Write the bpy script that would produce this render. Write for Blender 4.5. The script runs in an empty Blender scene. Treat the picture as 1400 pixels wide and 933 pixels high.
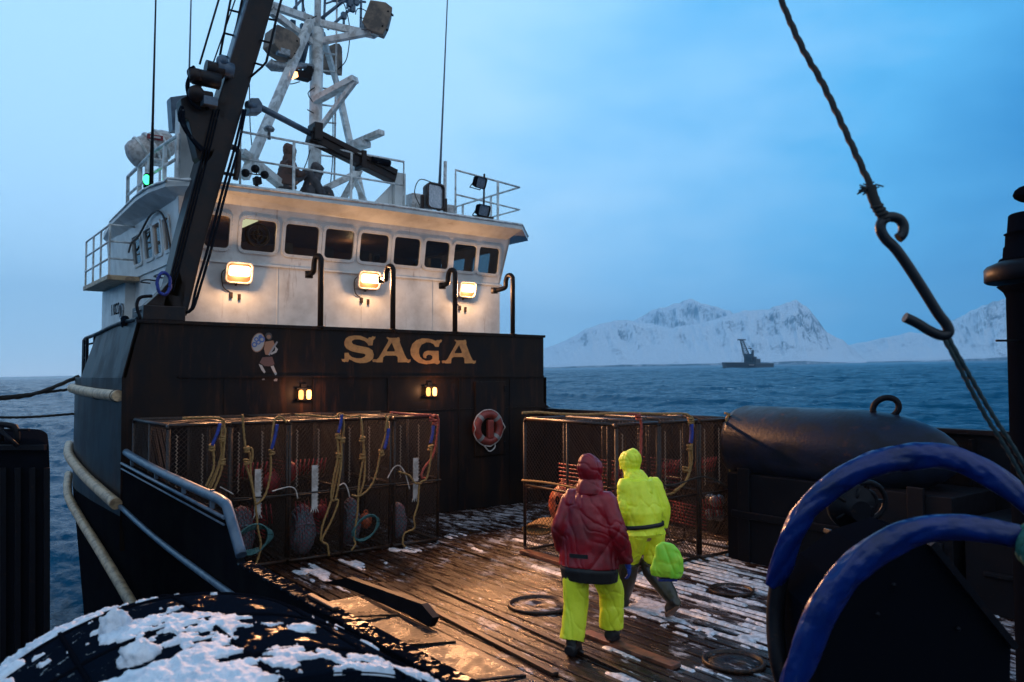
import bpy, bmesh, math, random
import numpy as np
from mathutils import Vector, Matrix, Euler
R = math.radians
random.seed(7)
sc = bpy.context.scene
COL = sc.collection

# ------------------------------------------------------------------ camera
F = 1089.0
YAW, PITCH = R(37.3), R(2.5)
CAM = Vector((0, 0, 2.6))
cd = bpy.data.cameras.new('camera')
cam = bpy.data.objects.new('camera', cd); COL.objects.link(cam)
cam.location = CAM; cam.rotation_euler = (R(90) + PITCH, 0, -YAW)
cd.sensor_width = 36; cd.lens = F / 1400 * 36
cd.clip_start = 0.05; cd.clip_end = 20000
cd.dof.use_dof = True; cd.dof.focus_distance = 8.5; cd.dof.aperture_fstop = 2.8
sc.camera = cam

# ------------------------------------------------------------------ sky and sun
SUN_EL, SUN_AZ = R(9), R(8)           # glow of the low sun, ahead of the boat behind the cloud
wd = bpy.data.worlds.new('World'); sc.world = wd; wd.use_nodes = True
nt = wd.node_tree; nt.nodes.clear()
def N(t, kind, **kw):
    n = t.nodes.new(kind)
    for k, v in kw.items():
        if k.startswith('i_'): n.inputs[k[2:].replace('_', ' ')].default_value = v
        else: setattr(n, k, v)
    return n
out = N(nt, 'ShaderNodeOutputWorld'); bg = N(nt, 'ShaderNodeBackground')
sky = N(nt, 'ShaderNodeTexSky', sky_type='NISHITA', sun_disc=False, sun_elevation=SUN_EL, sun_rotation=SUN_AZ)
sky.air_density = 1.0; sky.dust_density = 0.4; sky.ozone_density = 5.0
tc = N(nt, 'ShaderNodeTexCoord')
nz = N(nt, 'ShaderNodeTexNoise'); nz.inputs['Scale'].default_value = 2.2; nz.inputs['Detail'].default_value = 6; nz.inputs['Roughness'].default_value = .55
mp = N(nt, 'ShaderNodeMapping'); mp.inputs['Scale'].default_value = (1, 1, 2.6)
nt.links.new(tc.outputs['Generated'], mp.inputs['Vector']); nt.links.new(mp.outputs['Vector'], nz.inputs['Vector'])
dot = N(nt, 'ShaderNodeVectorMath', operation='DOT_PRODUCT')
gd = Vector((math.sin(R(18)) * math.cos(R(13)), math.cos(R(18)) * math.cos(R(13)), math.sin(R(13))))
dot.inputs[1].default_value = gd
nt.links.new(tc.outputs['Generated'], dot.inputs[0])
ad = N(nt, 'ShaderNodeMath', operation='MULTIPLY_ADD'); ad.inputs[1].default_value = .38
nsub = N(nt, 'ShaderNodeMath', operation='SUBTRACT'); nsub.inputs[1].default_value = .27; nt.links.new(nz.outputs['Fac'], nsub.inputs[0]); nt.links.new(nsub.outputs[0], ad.inputs[0]); nt.links.new(dot.outputs['Value'], ad.inputs[2])
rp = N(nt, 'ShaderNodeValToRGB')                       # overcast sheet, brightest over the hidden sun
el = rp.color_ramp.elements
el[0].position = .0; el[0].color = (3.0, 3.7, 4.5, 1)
el[1].position = 1.0; el[1].color = (2.4, 4.2, 5.9, 1)
for p, c in ((.36, (1.2, 2.1, 3.2, 1)), (.53, (.03, .7, 2.0, 1)), (.68, (.1, 1.4, 3.4, 1)), (.82, (.55, 2.6, 4.9, 1)), (.94, (1.75, 3.7, 5.7, 1))):
    e = el.new(p); e.color = c
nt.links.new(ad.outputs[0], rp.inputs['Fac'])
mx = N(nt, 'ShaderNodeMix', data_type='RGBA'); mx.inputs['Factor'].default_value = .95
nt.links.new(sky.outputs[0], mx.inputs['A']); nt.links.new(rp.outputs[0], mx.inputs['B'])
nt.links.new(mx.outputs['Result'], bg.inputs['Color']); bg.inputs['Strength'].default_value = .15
nt.links.new(bg.outputs[0], out.inputs[0])
sl = bpy.data.lights.new('sun', 'SUN'); so = bpy.data.objects.new('sun', sl); COL.objects.link(so)
sl.energy = .12; sl.angle = R(40); sl.color = (1, .93, .86)
sd = Vector((math.sin(SUN_AZ) * math.cos(SUN_EL), math.cos(SUN_AZ) * math.cos(SUN_EL), math.sin(SUN_EL)))
so.rotation_euler = sd.to_track_quat('Z', 'Y').to_euler()
sc.view_settings.view_transform = 'Standard'; sc.view_settings.look = 'None'
sc.view_settings.gamma = 1; sc.view_settings.use_curve_mapping = False
sc.view_settings.exposure = 0.58
sc.render.engine = 'CYCLES'
try:
    sc.cycles.volume_bounces = 1; sc.cycles.max_bounces = 6
    sc.cycles.sample_clamp_indirect = 4
except Exception: pass

# ------------------------------------------------------------------ measuring helpers
FW = Vector((math.sin(YAW) * math.cos(PITCH), math.cos(YAW) * math.cos(PITCH), math.sin(PITCH)))
RT = Vector((math.cos(YAW), -math.sin(YAW), 0)); UP = RT.cross(FW)
def ray(px, py): return FW + RT * ((px - 700) / F) + UP * ((466.5 - py) / F)
def at(px, py, x=None, y=None, z=None, d=None):
    r = ray(px, py)
    if x is not None: k = (x - CAM.x) / r.x
    elif y is not None: k = (y - CAM.y) / r.y
    elif z is not None: k = (z - CAM.z) / r.z
    else: k = d
    return CAM + r * k
sea_n = ray(1400, 491).cross(ray(0, 515)).normalized()
if sea_n.z < 0: sea_n.negate()
SEA0 = Vector((0, 0, -1.9))
sea_x = Vector((1, 0, 0)) - sea_n * sea_n.x; sea_x.normalize()
sea_y = sea_n.cross(sea_x)
def sea_pt(px, py, h=0):
    r = ray(px, py); k = (SEA0 + sea_n * h - CAM).dot(sea_n) / r.dot(sea_n); return CAM + r * k

# ------------------------------------------------------------------ numpy noise
_rs = np.random.RandomState(3); _P = _rs.permutation(1024); _G = _rs.rand(1024)
def vnoise(x, y):
    xi = np.floor(x).astype(int); yi = np.floor(y).astype(int); fx = x - xi; fy = y - yi
    fx = fx * fx * (3 - 2 * fx); fy = fy * fy * (3 - 2 * fy)
    h = lambda a, b: _G[_P[(_P[a & 1023] + b) & 1023]]
    return (h(xi, yi) * (1 - fx) + h(xi + 1, yi) * fx) * (1 - fy) + (h(xi, yi + 1) * (1 - fx) + h(xi + 1, yi + 1) * fx) * fy
def fbm(x, y, o=5, g=.5, ridge=False):
    s = np.zeros_like(x, dtype=float); a = 1; t = 0
    for i in range(o):
        n = vnoise(x + 17.3 * i, y - 9.1 * i)
        if ridge: n = 1 - abs(2 * n - 1)
        s += a * n; t += a; a *= g; x = x * 2.03; y = y * 2.03
    return s / t

# ------------------------------------------------------------------ mesh builder
class MB:
    def __init__(s): s.v = []; s.f = []; s.s = []
    def add(s, vs, fs, smooth=False):
        b = len(s.v); s.v += [tuple(v) for v in vs]
        s.f += [tuple(i + b for i in f) for f in fs]; s.s += [smooth] * len(fs); return s
    def box(s, c, size, rot=None):
        c = Vector(c); h = Vector(size) / 2; m = rot.to_matrix() if isinstance(rot, Euler) else (rot or Matrix.Identity(3))
        vs = [c + m @ Vector((x * h.x, y * h.y, z * h.z)) for x in (-1, 1) for y in (-1, 1) for z in (-1, 1)]
        return s.add(vs, [(0, 1, 3, 2), (4, 6, 7, 5), (0, 4, 5, 1), (2, 3, 7, 6), (0, 2, 6, 4), (1, 5, 7, 3)])
    def mm(s, a, b): 
        a = Vector(a); b = Vector(b); return s.box((a + b) / 2, [abs(q) for q in (b - a)])
    def bar(s, a, b, w, h=None, up=(0, 0, 1)):
        a = Vector(a); b = Vector(b); h = h or w; z = (b - a); L = z.length; z.normalize(); u = Vector(up)
        if abs(z.dot(u)) > .97: u = Vector((0, 1, 0))
        x = z.cross(u).normalized(); y = x.cross(z)
        m = Matrix((x, y, z)).transposed()
        return s.box((a + b) / 2, (w, h, L), m)
    def tube(s, pts, r, n=8, caps=True, closed=False, lobes=0, twist=0, lob=.2, flat=1.0):
        pts = [Vector(p) for p in pts]; m = len(pts)
        rs = r if isinstance(r, (list, tuple)) else [r] * m
        vs = []; prev = None; L = 0
        for i, p in enumerate(pts):
            if closed: t = pts[(i + 1) % m] - pts[i - 1]
            else: t = pts[min(i + 1, m - 1)] - pts[max(i - 1, 0)]
            if t.length < 1e-9: t = Vector((0, 0, 1))
            t.normalize()
            if prev is None:
                u = Vector((0, 0, 1)) if abs(t.z) < .9 else Vector((1, 0, 0))
                a = t.cross(u).normalized()
            else:
                a = prev - t * prev.dot(t)
                a = a.normalized() if a.length > 1e-6 else t.cross(Vector((1, 0, .3))).normalized()
            prev = a; b = t.cross(a)
            if i: L += (p - pts[i - 1]).length
            for k in range(n):
                th = 2 * math.pi * k / n; rr = rs[i]
                if lobes: rr *= 1 + lob * math.cos(lobes * th - twist * L)
                vs.append(p + a * (math.cos(th) * rr) + b * (math.sin(th) * rr * flat))
        fs = []
        for i in range(m if closed else m - 1):
            j = (i + 1) % m
            for k in range(n):
                fs.append((i * n + k, i * n + (k + 1) % n, j * n + (k + 1) % n, j * n + k))
        s.add(vs, fs, True)
        if caps and not closed:
            b0 = len(s.v) - m * n
            s.f += [tuple(b0 + k for k in range(n))[::-1], tuple(b0 + (m - 1) * n + k for k in range(n))]; s.s += [False, False]
        return s
    def rope(s, pts, r, sub=None, n=8):
        P = smooth_path(pts, sub or .018)
        return s.tube(P, r, n=9, lobes=3, twist=1.05 / r, lob=.24)
    def lathe(s, c, prof, n=24, axis=(0, 0, 1)):
        c = Vector(c); q = Vector((0, 0, 1)).rotation_difference(Vector(axis)).to_matrix(); vs = []
        for r, z in prof:
            for k in range(n):
                th = 2 * math.pi * k / n; vs.append(c + q @ Vector((r * math.cos(th), r * math.sin(th), z)))
        fs = [(i * n + k, i * n + (k + 1) % n, (i + 1) * n + (k + 1) % n, (i + 1) * n + k) for i in range(len(prof) - 1) for k in range(n)]
        s.add(vs, fs, True)
        b = len(s.v) - len(vs)
        s.f += [tuple(b + k for k in range(n))[::-1], tuple(b + (len(prof) - 1) * n + k for k in range(n))]; s.s += [False, False]
        return s
    def ball(s, c, r, n=14, sc_=(1, 1, 1), rot=None):
        c = Vector(c); m = n // 2 + 1; vs = []; q = rot or Matrix.Identity(3)
        for i in range(m + 1):
            ph = math.pi * (i + .001) / (m + .002)
            for k in range(n):
                th = 2 * math.pi * k / n
                vs.append(c + q @ Vector((r * sc_[0] * math.sin(ph) * math.cos(th), r * sc_[1] * math.sin(ph) * math.sin(th), r * sc_[2] * math.cos(ph))))
        fs = [(i * n + k, (i + 1) * n + k, (i + 1) * n + (k + 1) % n, i * n + (k + 1) % n) for i in range(m) for k in range(n)]
        return s.add(vs, fs, True)
    def torus(s, c, R_, r, axis=(0, 0, 1), n=28, k=10, sx=1, sy=1):
        q = Vector((0, 0, 1)).rotation_difference(Vector(axis)).to_matrix()
        pts = [Vector(c) + q @ Vector((R_ * sx * math.cos(2 * math.pi * i / n), R_ * sy * math.sin(2 * math.pi * i / n), 0)) for i in range(n)]
        return s.tube(pts, r, n=k, closed=True)
    def prism(s, poly, off):
        poly = [Vector(p) for p in poly]; off = Vector(off); n = len(poly)
        vs = poly + [p + off for p in poly]
        fs = [tuple(range(n))[::-1], tuple(range(n, 2 * n))] + [(i, (i + 1) % n, n + (i + 1) % n, n + i) for i in range(n)]
        return s.add(vs, fs)
    def holed(s, outer, holes, off, close=True):
        """flat panel with holes, thickness along off"""
        bm = bmesh.new(); loops = []
        for lp in [outer] + holes:
            vv = [bm.verts.new(p) for p in lp]; loops.append(vv)
            for i in range(len(vv)): bm.edges.new((vv[i], vv[(i + 1) % len(vv)]))
        bmesh.ops.triangle_fill(bm, use_beauty=True, use_dissolve=False, edges=bm.edges[:])
        bm.verts.index_update(); V = [v.co.copy() for v in bm.verts]; Fs = [tuple(v.index for v in f.verts) for f in bm.faces]
        bm.free(); n = len(V); off = Vector(off)
        s.add(V + [v + off for v in V], Fs + [tuple(i + n for i in f)[::-1] for f in Fs])
        b = len(s.v) - 2 * n; k = 0
        for lp in [outer] + holes:
            m = len(lp)
            for i in range(m):
                s.f.append((b + k + i, b + k + (i + 1) % m, b + n + k + (i + 1) % m, b + n + k + i)); s.s.append(False)
            k += m
        return s
    def mesh(s, name, inv=None):
        vs = s.v if inv is None else [tuple(inv @ Vector(v)) for v in s.v]
        me = bpy.data.meshes.new(name); me.from_pydata(vs, [], s.f)
        me.polygons.foreach_set('use_smooth', s.s); me.update()
        bm = bmesh.new(); bm.from_mesh(me); bmesh.ops.recalc_face_normals(bm, faces=bm.faces[:]); bm.to_mesh(me); bm.free()
        return me

def smooth_path(pts, step=.03, closed=False):
    P = [Vector(p) for p in pts]
    if len(P) < 3:
        n = max(2, int((P[1] - P[0]).length / step)); return [P[0].lerp(P[1], i / n) for i in range(n + 1)]
    o = []; m = len(P)
    for i in range(m if closed else m - 1):
        if closed: a, b, c, d = P[i - 1], P[i], P[(i + 1) % m], P[(i + 2) % m]
        else: a, b, c, d = P[max(i - 1, 0)], P[i], P[i + 1], P[min(i + 2, m - 1)]
        n = max(1, int(math.ceil((c - b).length / step)))
        for k in range(n):
            t = k / n
            o.append(.5 * ((2 * b) + (c - a) * t + (2 * a - 5 * b + 4 * c - d) * t * t + (3 * b - a - 3 * c + d) * t ** 3))
    if not closed: o.append(P[-1])
    return o
def rrect(w, h, r, n=4, cx=0, cy=0):
    o = []
    for sx, sy, a in ((1, 1, 0), (-1, 1, 90), (-1, -1, 180), (1, -1, 270)):
        for k in range(n + 1):
            th = R(a + 90 * k / n); o.append((cx + sx * (w / 2 - r) + r * math.cos(th), cy + sy * (h / 2 - r) + r * math.sin(th)))
    return o

MW = {}
def thing(name, label, cat, loc=(0, 0, 0), rz=0, group=None):
    o = bpy.data.objects.new(name, None); COL.objects.link(o); o.empty_display_size = .2
    o.location = loc; o.rotation_euler = (0, 0, rz); o['label'] = label; o['category'] = cat
    if group: o['group'] = group
    MW[o.name] = (Matrix.Translation(loc) @ Matrix.Rotation(rz, 4, 'Z')); return o
def part(name, mb, mat, parent=None, label=None, bevel=0, local=False, mesh=None):
    root = MW.get(parent.name) if parent else None
    inv = None if (root is None or local) else root.inverted()
    me = mesh or mb.mesh(name, inv)
    for m_ in (mat if isinstance(mat, (list, tuple)) else [mat]): 
        if not mesh: me.materials.append(m_)
    o = bpy.data.objects.new(name, me); COL.objects.link(o)
    if parent: o.parent = parent; MW[o.name] = root if root is not None else Matrix.Identity(4)
    if label: o['label'] = label
    if bevel:
        b = o.modifiers.new('bevel', 'BEVEL'); b.width = bevel; b.segments = 2; b.limit_method = 'ANGLE'; b.angle_limit = R(40)
    return o
def tag(o, label, cat, group=None):
    o['label'] = label; o['category'] = cat
    if group: o['group'] = group
    return o
def struct(name, mb, mat, mesh=None, kind='structure'):
    o = part(name, mb, mat, mesh=mesh); o['kind'] = kind; return o
def copy_tree(o, parent=None):
    c = o.copy(); COL.objects.link(c)
    if parent: c.parent = parent
    for ch in [q for q in bpy.data.objects if q.parent == o]: copy_tree(ch, c)
    return c

# ------------------------------------------------------------------ materials
def mat(name, col, rough=.5, metal=0, var=0, vscale=3, col2=None, bump=0, bscale=40, rough2=None, stretch=None, spec=.5, mask=(.45, .6), emit=None, sheen=0, coord='Object', detail=6):
    m = bpy.data.materials.new(name); m.use_nodes = True; t = m.node_tree; p = t.nodes['Principled BSDF']
    p.inputs['Base Color'].default_value = (*col, 1); p.inputs['Roughness'].default_value = rough; p.inputs['Metallic'].default_value = metal
    p.inputs['Specular IOR Level'].default_value = spec
    if sheen: p.inputs['Sheen Weight'].default_value = sheen
    tcn = N(t, 'ShaderNodeTexCoord'); mpn = N(t, 'ShaderNodeMapping'); t.links.new(tcn.outputs[coord], mpn.inputs['Vector'])
    if stretch: mpn.inputs['Scale'].default_value = stretch
    if col2 or rough2 is not None:
        n = N(t, 'ShaderNodeTexNoise'); n.inputs['Scale'].default_value = vscale; n.inputs['Detail'].default_value = detail; n.inputs['Roughness'].default_value = .6
        t.links.new(mpn.outputs[0], n.inputs['Vector'])
        mr = N(t, 'ShaderNodeMapRange'); mr.inputs['From Min'].default_value = mask[0]; mr.inputs['From Max'].default_value = mask[1]
        t.links.new(n.outputs['Fac'], mr.inputs['Value'])
        if col2:
            x = N(t, 'ShaderNodeMix', data_type='RGBA'); x.inputs['A'].default_value = (*col, 1); x.inputs['B'].default_value = (*col2, 1)
            t.links.new(mr.outputs[0], x.inputs['Factor']); t.links.new(x.outputs['Result'], p.inputs['Base Color'])
        if rough2 is not None:
            y = N(t, 'ShaderNodeMix', data_type='FLOAT'); y.inputs['A'].default_value = rough; y.inputs['B'].default_value = rough2
            t.links.new(mr.outputs[0], y.inputs['Factor']); t.links.new(y.outputs['Result'], p.inputs['Roughness'])
    if bump:
        n2 = N(t, 'ShaderNodeTexNoise'); n2.inputs['Scale'].default_value = bscale; n2.inputs['Detail'].default_value = 5
        t.links.new(mpn.outputs[0], n2.inputs['Vector'])
        bn = N(t, 'ShaderNodeBump'); bn.inputs['Strength'].default_value = 1; bn.inputs['Distance'].default_value = bump
        t.links.new(n2.outputs['Fac'], bn.inputs['Height']); t.links.new(bn.outputs[0], p.inputs['Normal'])
    if emit:
        p.inputs['Emission Color'].default_value = (*emit[0], 1); p.inputs['Emission Strength'].default_value = emit[1]
    return m
def rusty(m, amount=.62, scale=5, stretch=(1, 1, .25), col=(.16, .06, .02)):
    """streaks of rust running down a painted surface"""
    t = m.node_tree; p = t.nodes['Principled BSDF']; src = p.inputs['Base Color'].links[0].from_socket if p.inputs['Base Color'].links else None
    tcn = N(t, 'ShaderNodeTexCoord'); mpn = N(t, 'ShaderNodeMapping'); mpn.inputs['Scale'].default_value = stretch; t.links.new(tcn.outputs['Object'], mpn.inputs['Vector'])
    n = N(t, 'ShaderNodeTexNoise'); n.inputs['Scale'].default_value = scale; n.inputs['Detail'].default_value = 9; n.inputs['Roughness'].default_value = .72
    t.links.new(mpn.outputs[0], n.inputs['Vector'])
    mr = N(t, 'ShaderNodeMapRange'); mr.inputs['From Min'].default_value = amount; mr.inputs['From Max'].default_value = amount + .14; mr.inputs['To Max'].default_value = .75
    t.links.new(n.outputs['Fac'], mr.inputs['Value'])
    x = N(t, 'ShaderNodeMix', data_type='RGBA'); x.inputs['B'].default_value = (*col, 1)
    if src: t.links.new(src, x.inputs['A'])
    else: x.inputs['A'].default_value = p.inputs['Base Color'].default_value
    t.links.new(mr.outputs[0], x.inputs['Factor']); t.links.new(x.outputs['Result'], p.inputs['Base Color']); return m
def wet_patches(m, lo=.6, hi=.68, scale=9, level=.6):
    t = m.node_tree; p = t.nodes['Principled BSDF']; tcn = N(t, 'ShaderNodeTexCoord'); n = N(t, 'ShaderNodeTexNoise'); n.inputs['Scale'].default_value = scale; n.inputs['Detail'].default_value = 7; n.inputs['Roughness'].default_value = .7
    t.links.new(tcn.outputs['Object'], n.inputs['Vector']); mr = N(t, 'ShaderNodeMapRange'); mr.inputs['From Min'].default_value = lo; mr.inputs['From Max'].default_value = hi; mr.inputs['To Max'].default_value = level
    t.links.new(n.outputs['Fac'], mr.inputs['Value']); t.links.new(mr.outputs[0], p.inputs['Specular IOR Level']); return m
def glow(name, col, s):
    m = bpy.data.materials.new(name); m.use_nodes = True; t = m.node_tree; t.nodes.clear()
    e = N(t, 'ShaderNodeEmission'); e.inputs['Color'].default_value = (*col, 1); e.inputs['Strength'].default_value = s
    o = N(t, 'ShaderNodeOutputMaterial'); t.links.new(e.outputs[0], o.inputs[0]); return m
def glassmat(name, tint=(.35, .42, .45), alpha=.35):
    m = bpy.data.materials.new(name); m.use_nodes = True; t = m.node_tree; t.nodes.clear()
    tr = N(t, 'ShaderNodeBsdfTransparent'); tr.inputs[0].default_value = (*tint, 1)
    gl = N(t, 'ShaderNodeBsdfGlossy'); gl.inputs['Roughness'].default_value = .04
    fr = N(t, 'ShaderNodeFresnel'); fr.inputs['IOR'].default_value = 1.6
    mxs = N(t, 'ShaderNodeMixShader'); t.links.new(fr.outputs[0], mxs.inputs[0]); t.links.new(tr.outputs[0], mxs.inputs[1]); t.links.new(gl.outputs[0], mxs.inputs[2])
    o = N(t, 'ShaderNodeOutputMaterial'); t.links.new(mxs.outputs[0], o.inputs[0]); return m

M = dict(
 white=rusty(mat('white_paint', (.70, .69, .66), .42, col2=(.48, .46, .43), vscale=2.2, mask=(.4, .7), bump=.0015, bscale=6), .60, 7, (1, 1, .12), (.2, .1, .055)),
 whitepipe=rusty(mat('white_pipe_paint', (.74, .74, .72), .4, col2=(.42, .4, .37), vscale=6), .6, 9, (1, 1, .6)),
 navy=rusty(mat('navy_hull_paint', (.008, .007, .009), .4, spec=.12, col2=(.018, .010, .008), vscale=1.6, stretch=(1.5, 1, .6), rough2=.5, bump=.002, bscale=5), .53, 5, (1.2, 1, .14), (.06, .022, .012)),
 black=rusty(mat('black_hull_paint', (.0045, .005, .008), .6, spec=0, col2=(.007, .008, .010), rough2=.48, bump=.003, bscale=6), .66, 5, (1, 1, .3), (.05, .02, .01)),
 dark=rusty(mat('dark_steel', (.006, .006, .009), .42, spec=.12, rough2=.55, bump=.001, bscale=60), .6, 14, (1, 1, 1), (.07, .03, .015)),
 crane=rusty(mat('dark_crane_paint', (.026, .015, .013), .42, spec=.2, col2=(.012, .011, .014), vscale=2.5, bump=.0008, bscale=30), .6, 12, (1, 1, 1), (.09, .035, .016)),
 frame=rusty(mat('rusted_frame_steel', (.022, .013, .010), .42, spec=.3, col2=(.012, .008, .007), vscale=25, bump=.0015, bscale=120), .5, 40, (1, 1, 1), (.14, .055, .025)),
 net=mat('brown_netting', (.028, .014, .009), .7),
 cream=rusty(mat('cream_rub_rail', (.55, .37, .21), .5, col2=(.3, .19, .11), vscale=9, bump=.002, bscale=40), .62, 12, (1, 1, 1), (.1, .05, .03)),
 gold=mat('gold_lettering', (.6, .26, .07), .55, col2=(.45, .18, .05), vscale=8),
 rope=mat('yellow_rope', (.36, .2, .06), .75, col2=(.2, .1, .035), vscale=60, bump=.001, bscale=400),
 ropered=mat('red_rope', (.42, .07, .045), .75, col2=(.22, .04, .03), vscale=50),
 ropepink=mat('speckled_rope', (.24, .07, .09), .8, col2=(.06, .17, .2), vscale=55, mask=(.47, .53), stretch=(1, 1, 1)),
 ropeteal=mat('teal_rope', (.015, .09, .09), .7, col2=(.05, .13, .13), vscale=60, mask=(.45, .55)),
 ropedark=mat('dark_rope', (.02, .018, .017), .8),
 ropegreen=mat('green_rope', (.008, .07, .05), .85, col2=(.015, .11, .09), vscale=50),
 sleeve=mat('blue_sleeve', (.012, .035, .28), .6, col2=(.01, .02, .12), vscale=30),
 plasticwhite=mat('white_plastic', (.55, .5, .47), .45, col2=(.35, .3, .27), vscale=14),
 redplastic=mat('red_plastic', (.30, .010, .018), .5, col2=(.17, .008, .012), vscale=20),
 buoy=mat('orange_buoy', (.62, .13, .05), .42, col2=(.4, .07, .03), vscale=12),
 snow=mat('snow', (.78, .8, .84), .55, col2=(.6, .64, .7), vscale=9, bump=.006, bscale=70, spec=.3),
 slush=mat('slush', (.42, .43, .46), .3, col2=(.68, .70, .75), vscale=16, bump=.005, bscale=90, mask=(.42, .56)),
 rubber=wet_patches(mat('black_rubber', (.004, .007, .013), .18, spec=0, rough2=.3, bump=.004, bscale=45)),
 tarp=mat('blue_tarp', (.001, .016, .13), .3, col2=(.001, .009, .07), vscale=4, bump=.004, bscale=26),
 glass=glassmat('window_glass'),
 lampglass=mat('lamp_glass', (.25, .27, .3), .1, metal=.6, col2=(.5, .5, .52), vscale=40),
 steel=mat('galvanised_steel', (.3, .32, .34), .45, metal=.5, col2=(.18, .19, .2), vscale=20),
 bluesteel=mat('blue_grey_steel', (.09, .13, .18), .4, col2=(.05, .08, .12), vscale=6),
 brownbox=rusty(mat('brown_box_paint', (.24, .165, .115), .6, col2=(.1, .075, .06), vscale=4), .62, 8, (1, 1, .4)),
 interior=mat('cabin_interior', (.24, .13, .08), .6, col2=(.15, .08, .05), vscale=3),
)
HAZE = 0.00019
M['battenred'] = mat('worn_red_board', (.22, .075, .04), .4, col2=(.07, .03, .02), vscale=8, stretch=(1, 1, 1), bump=.003, bscale=60)
FLOOD=155; WALLGLOW=27
M['lacing'] = mat('pale_lacing', (.32, .24, .18), .7)
M['redplastic2'] = mat('lifebuoy_red', (.24, .025, .015), .5, col2=(.15, .018, .012), vscale=12)
M['frameRope'] = mat('brown_rope', (.16, .08, .05), .8)
M['tank'] = rusty(mat('tank_paint', (.010, .016, .034), .34, spec=.16, col2=(.008, .012, .02), vscale=3, rough2=.45, bump=.003, bscale=22), .58, 7, (1, 1, 1), (.06, .03, .025))
M['blacksteel'] = mat('black_steel', (.012, .014, .018), .42, metal=.3, bump=.001, bscale=80)
M['ropedark2'] = mat('dark_green_line', (.02, .04, .045), .7)
M['skin'] = mat('skin', (.45, .26, .18), .5)
M['oilyellow'] = mat('yellow_oilskin', (.88, .97, .04), .42, col2=(.80, .90, .03), vscale=7, bump=.0015, bscale=90, rough2=.55)
M['oilgreen'] = mat('yellow_green_oilskin', (.32, .85, .05), .42, col2=(.45, .85, .05), vscale=6)
M['oilred'] = mat('red_oilskin', (.29, .004, .012), .33, col2=(.15, .003, .008), vscale=3, rough2=.5, bump=.0015, bscale=90)
M['bootdark'] = mat('dark_boot', (.015, .016, .02), .45)
M['bootbrown'] = mat('olive_brown_boot', (.04, .036, .018), .35, col2=(.025, .02, .016), vscale=8)
M['solebrown'] = mat('brown_sole', (.24, .11, .06), .6)
M['gloveblue'] = mat('blue_glove', (.02, .06, .35), .5)
M['fabricblack'] = mat('black_fabric', (.006, .006, .008), .6)
M['fabricgrey'] = mat('grey_fabric', (.09, .08, .085), .7, col2=(.05, .045, .05), vscale=8)
M['coatbrown'] = mat('brown_coat', (.12, .055, .04), .7, col2=(.07, .04, .03), vscale=8)
M['matte'] = mat('matte_black', (.004, .005, .008), .9, spec=0, bump=.001, bscale=20)
M['cap'] = wet_patches(mat('wet_black_cap', (.004, .005, .008), .25, spec=0, bump=.002, bscale=60), .56, .62, 14, .4)
M['reflector'] = mat('warm_reflector', (.10, .05, .025), .4)
M['band'] = mat('dull_band', (.2, .19, .18), .5)
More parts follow.
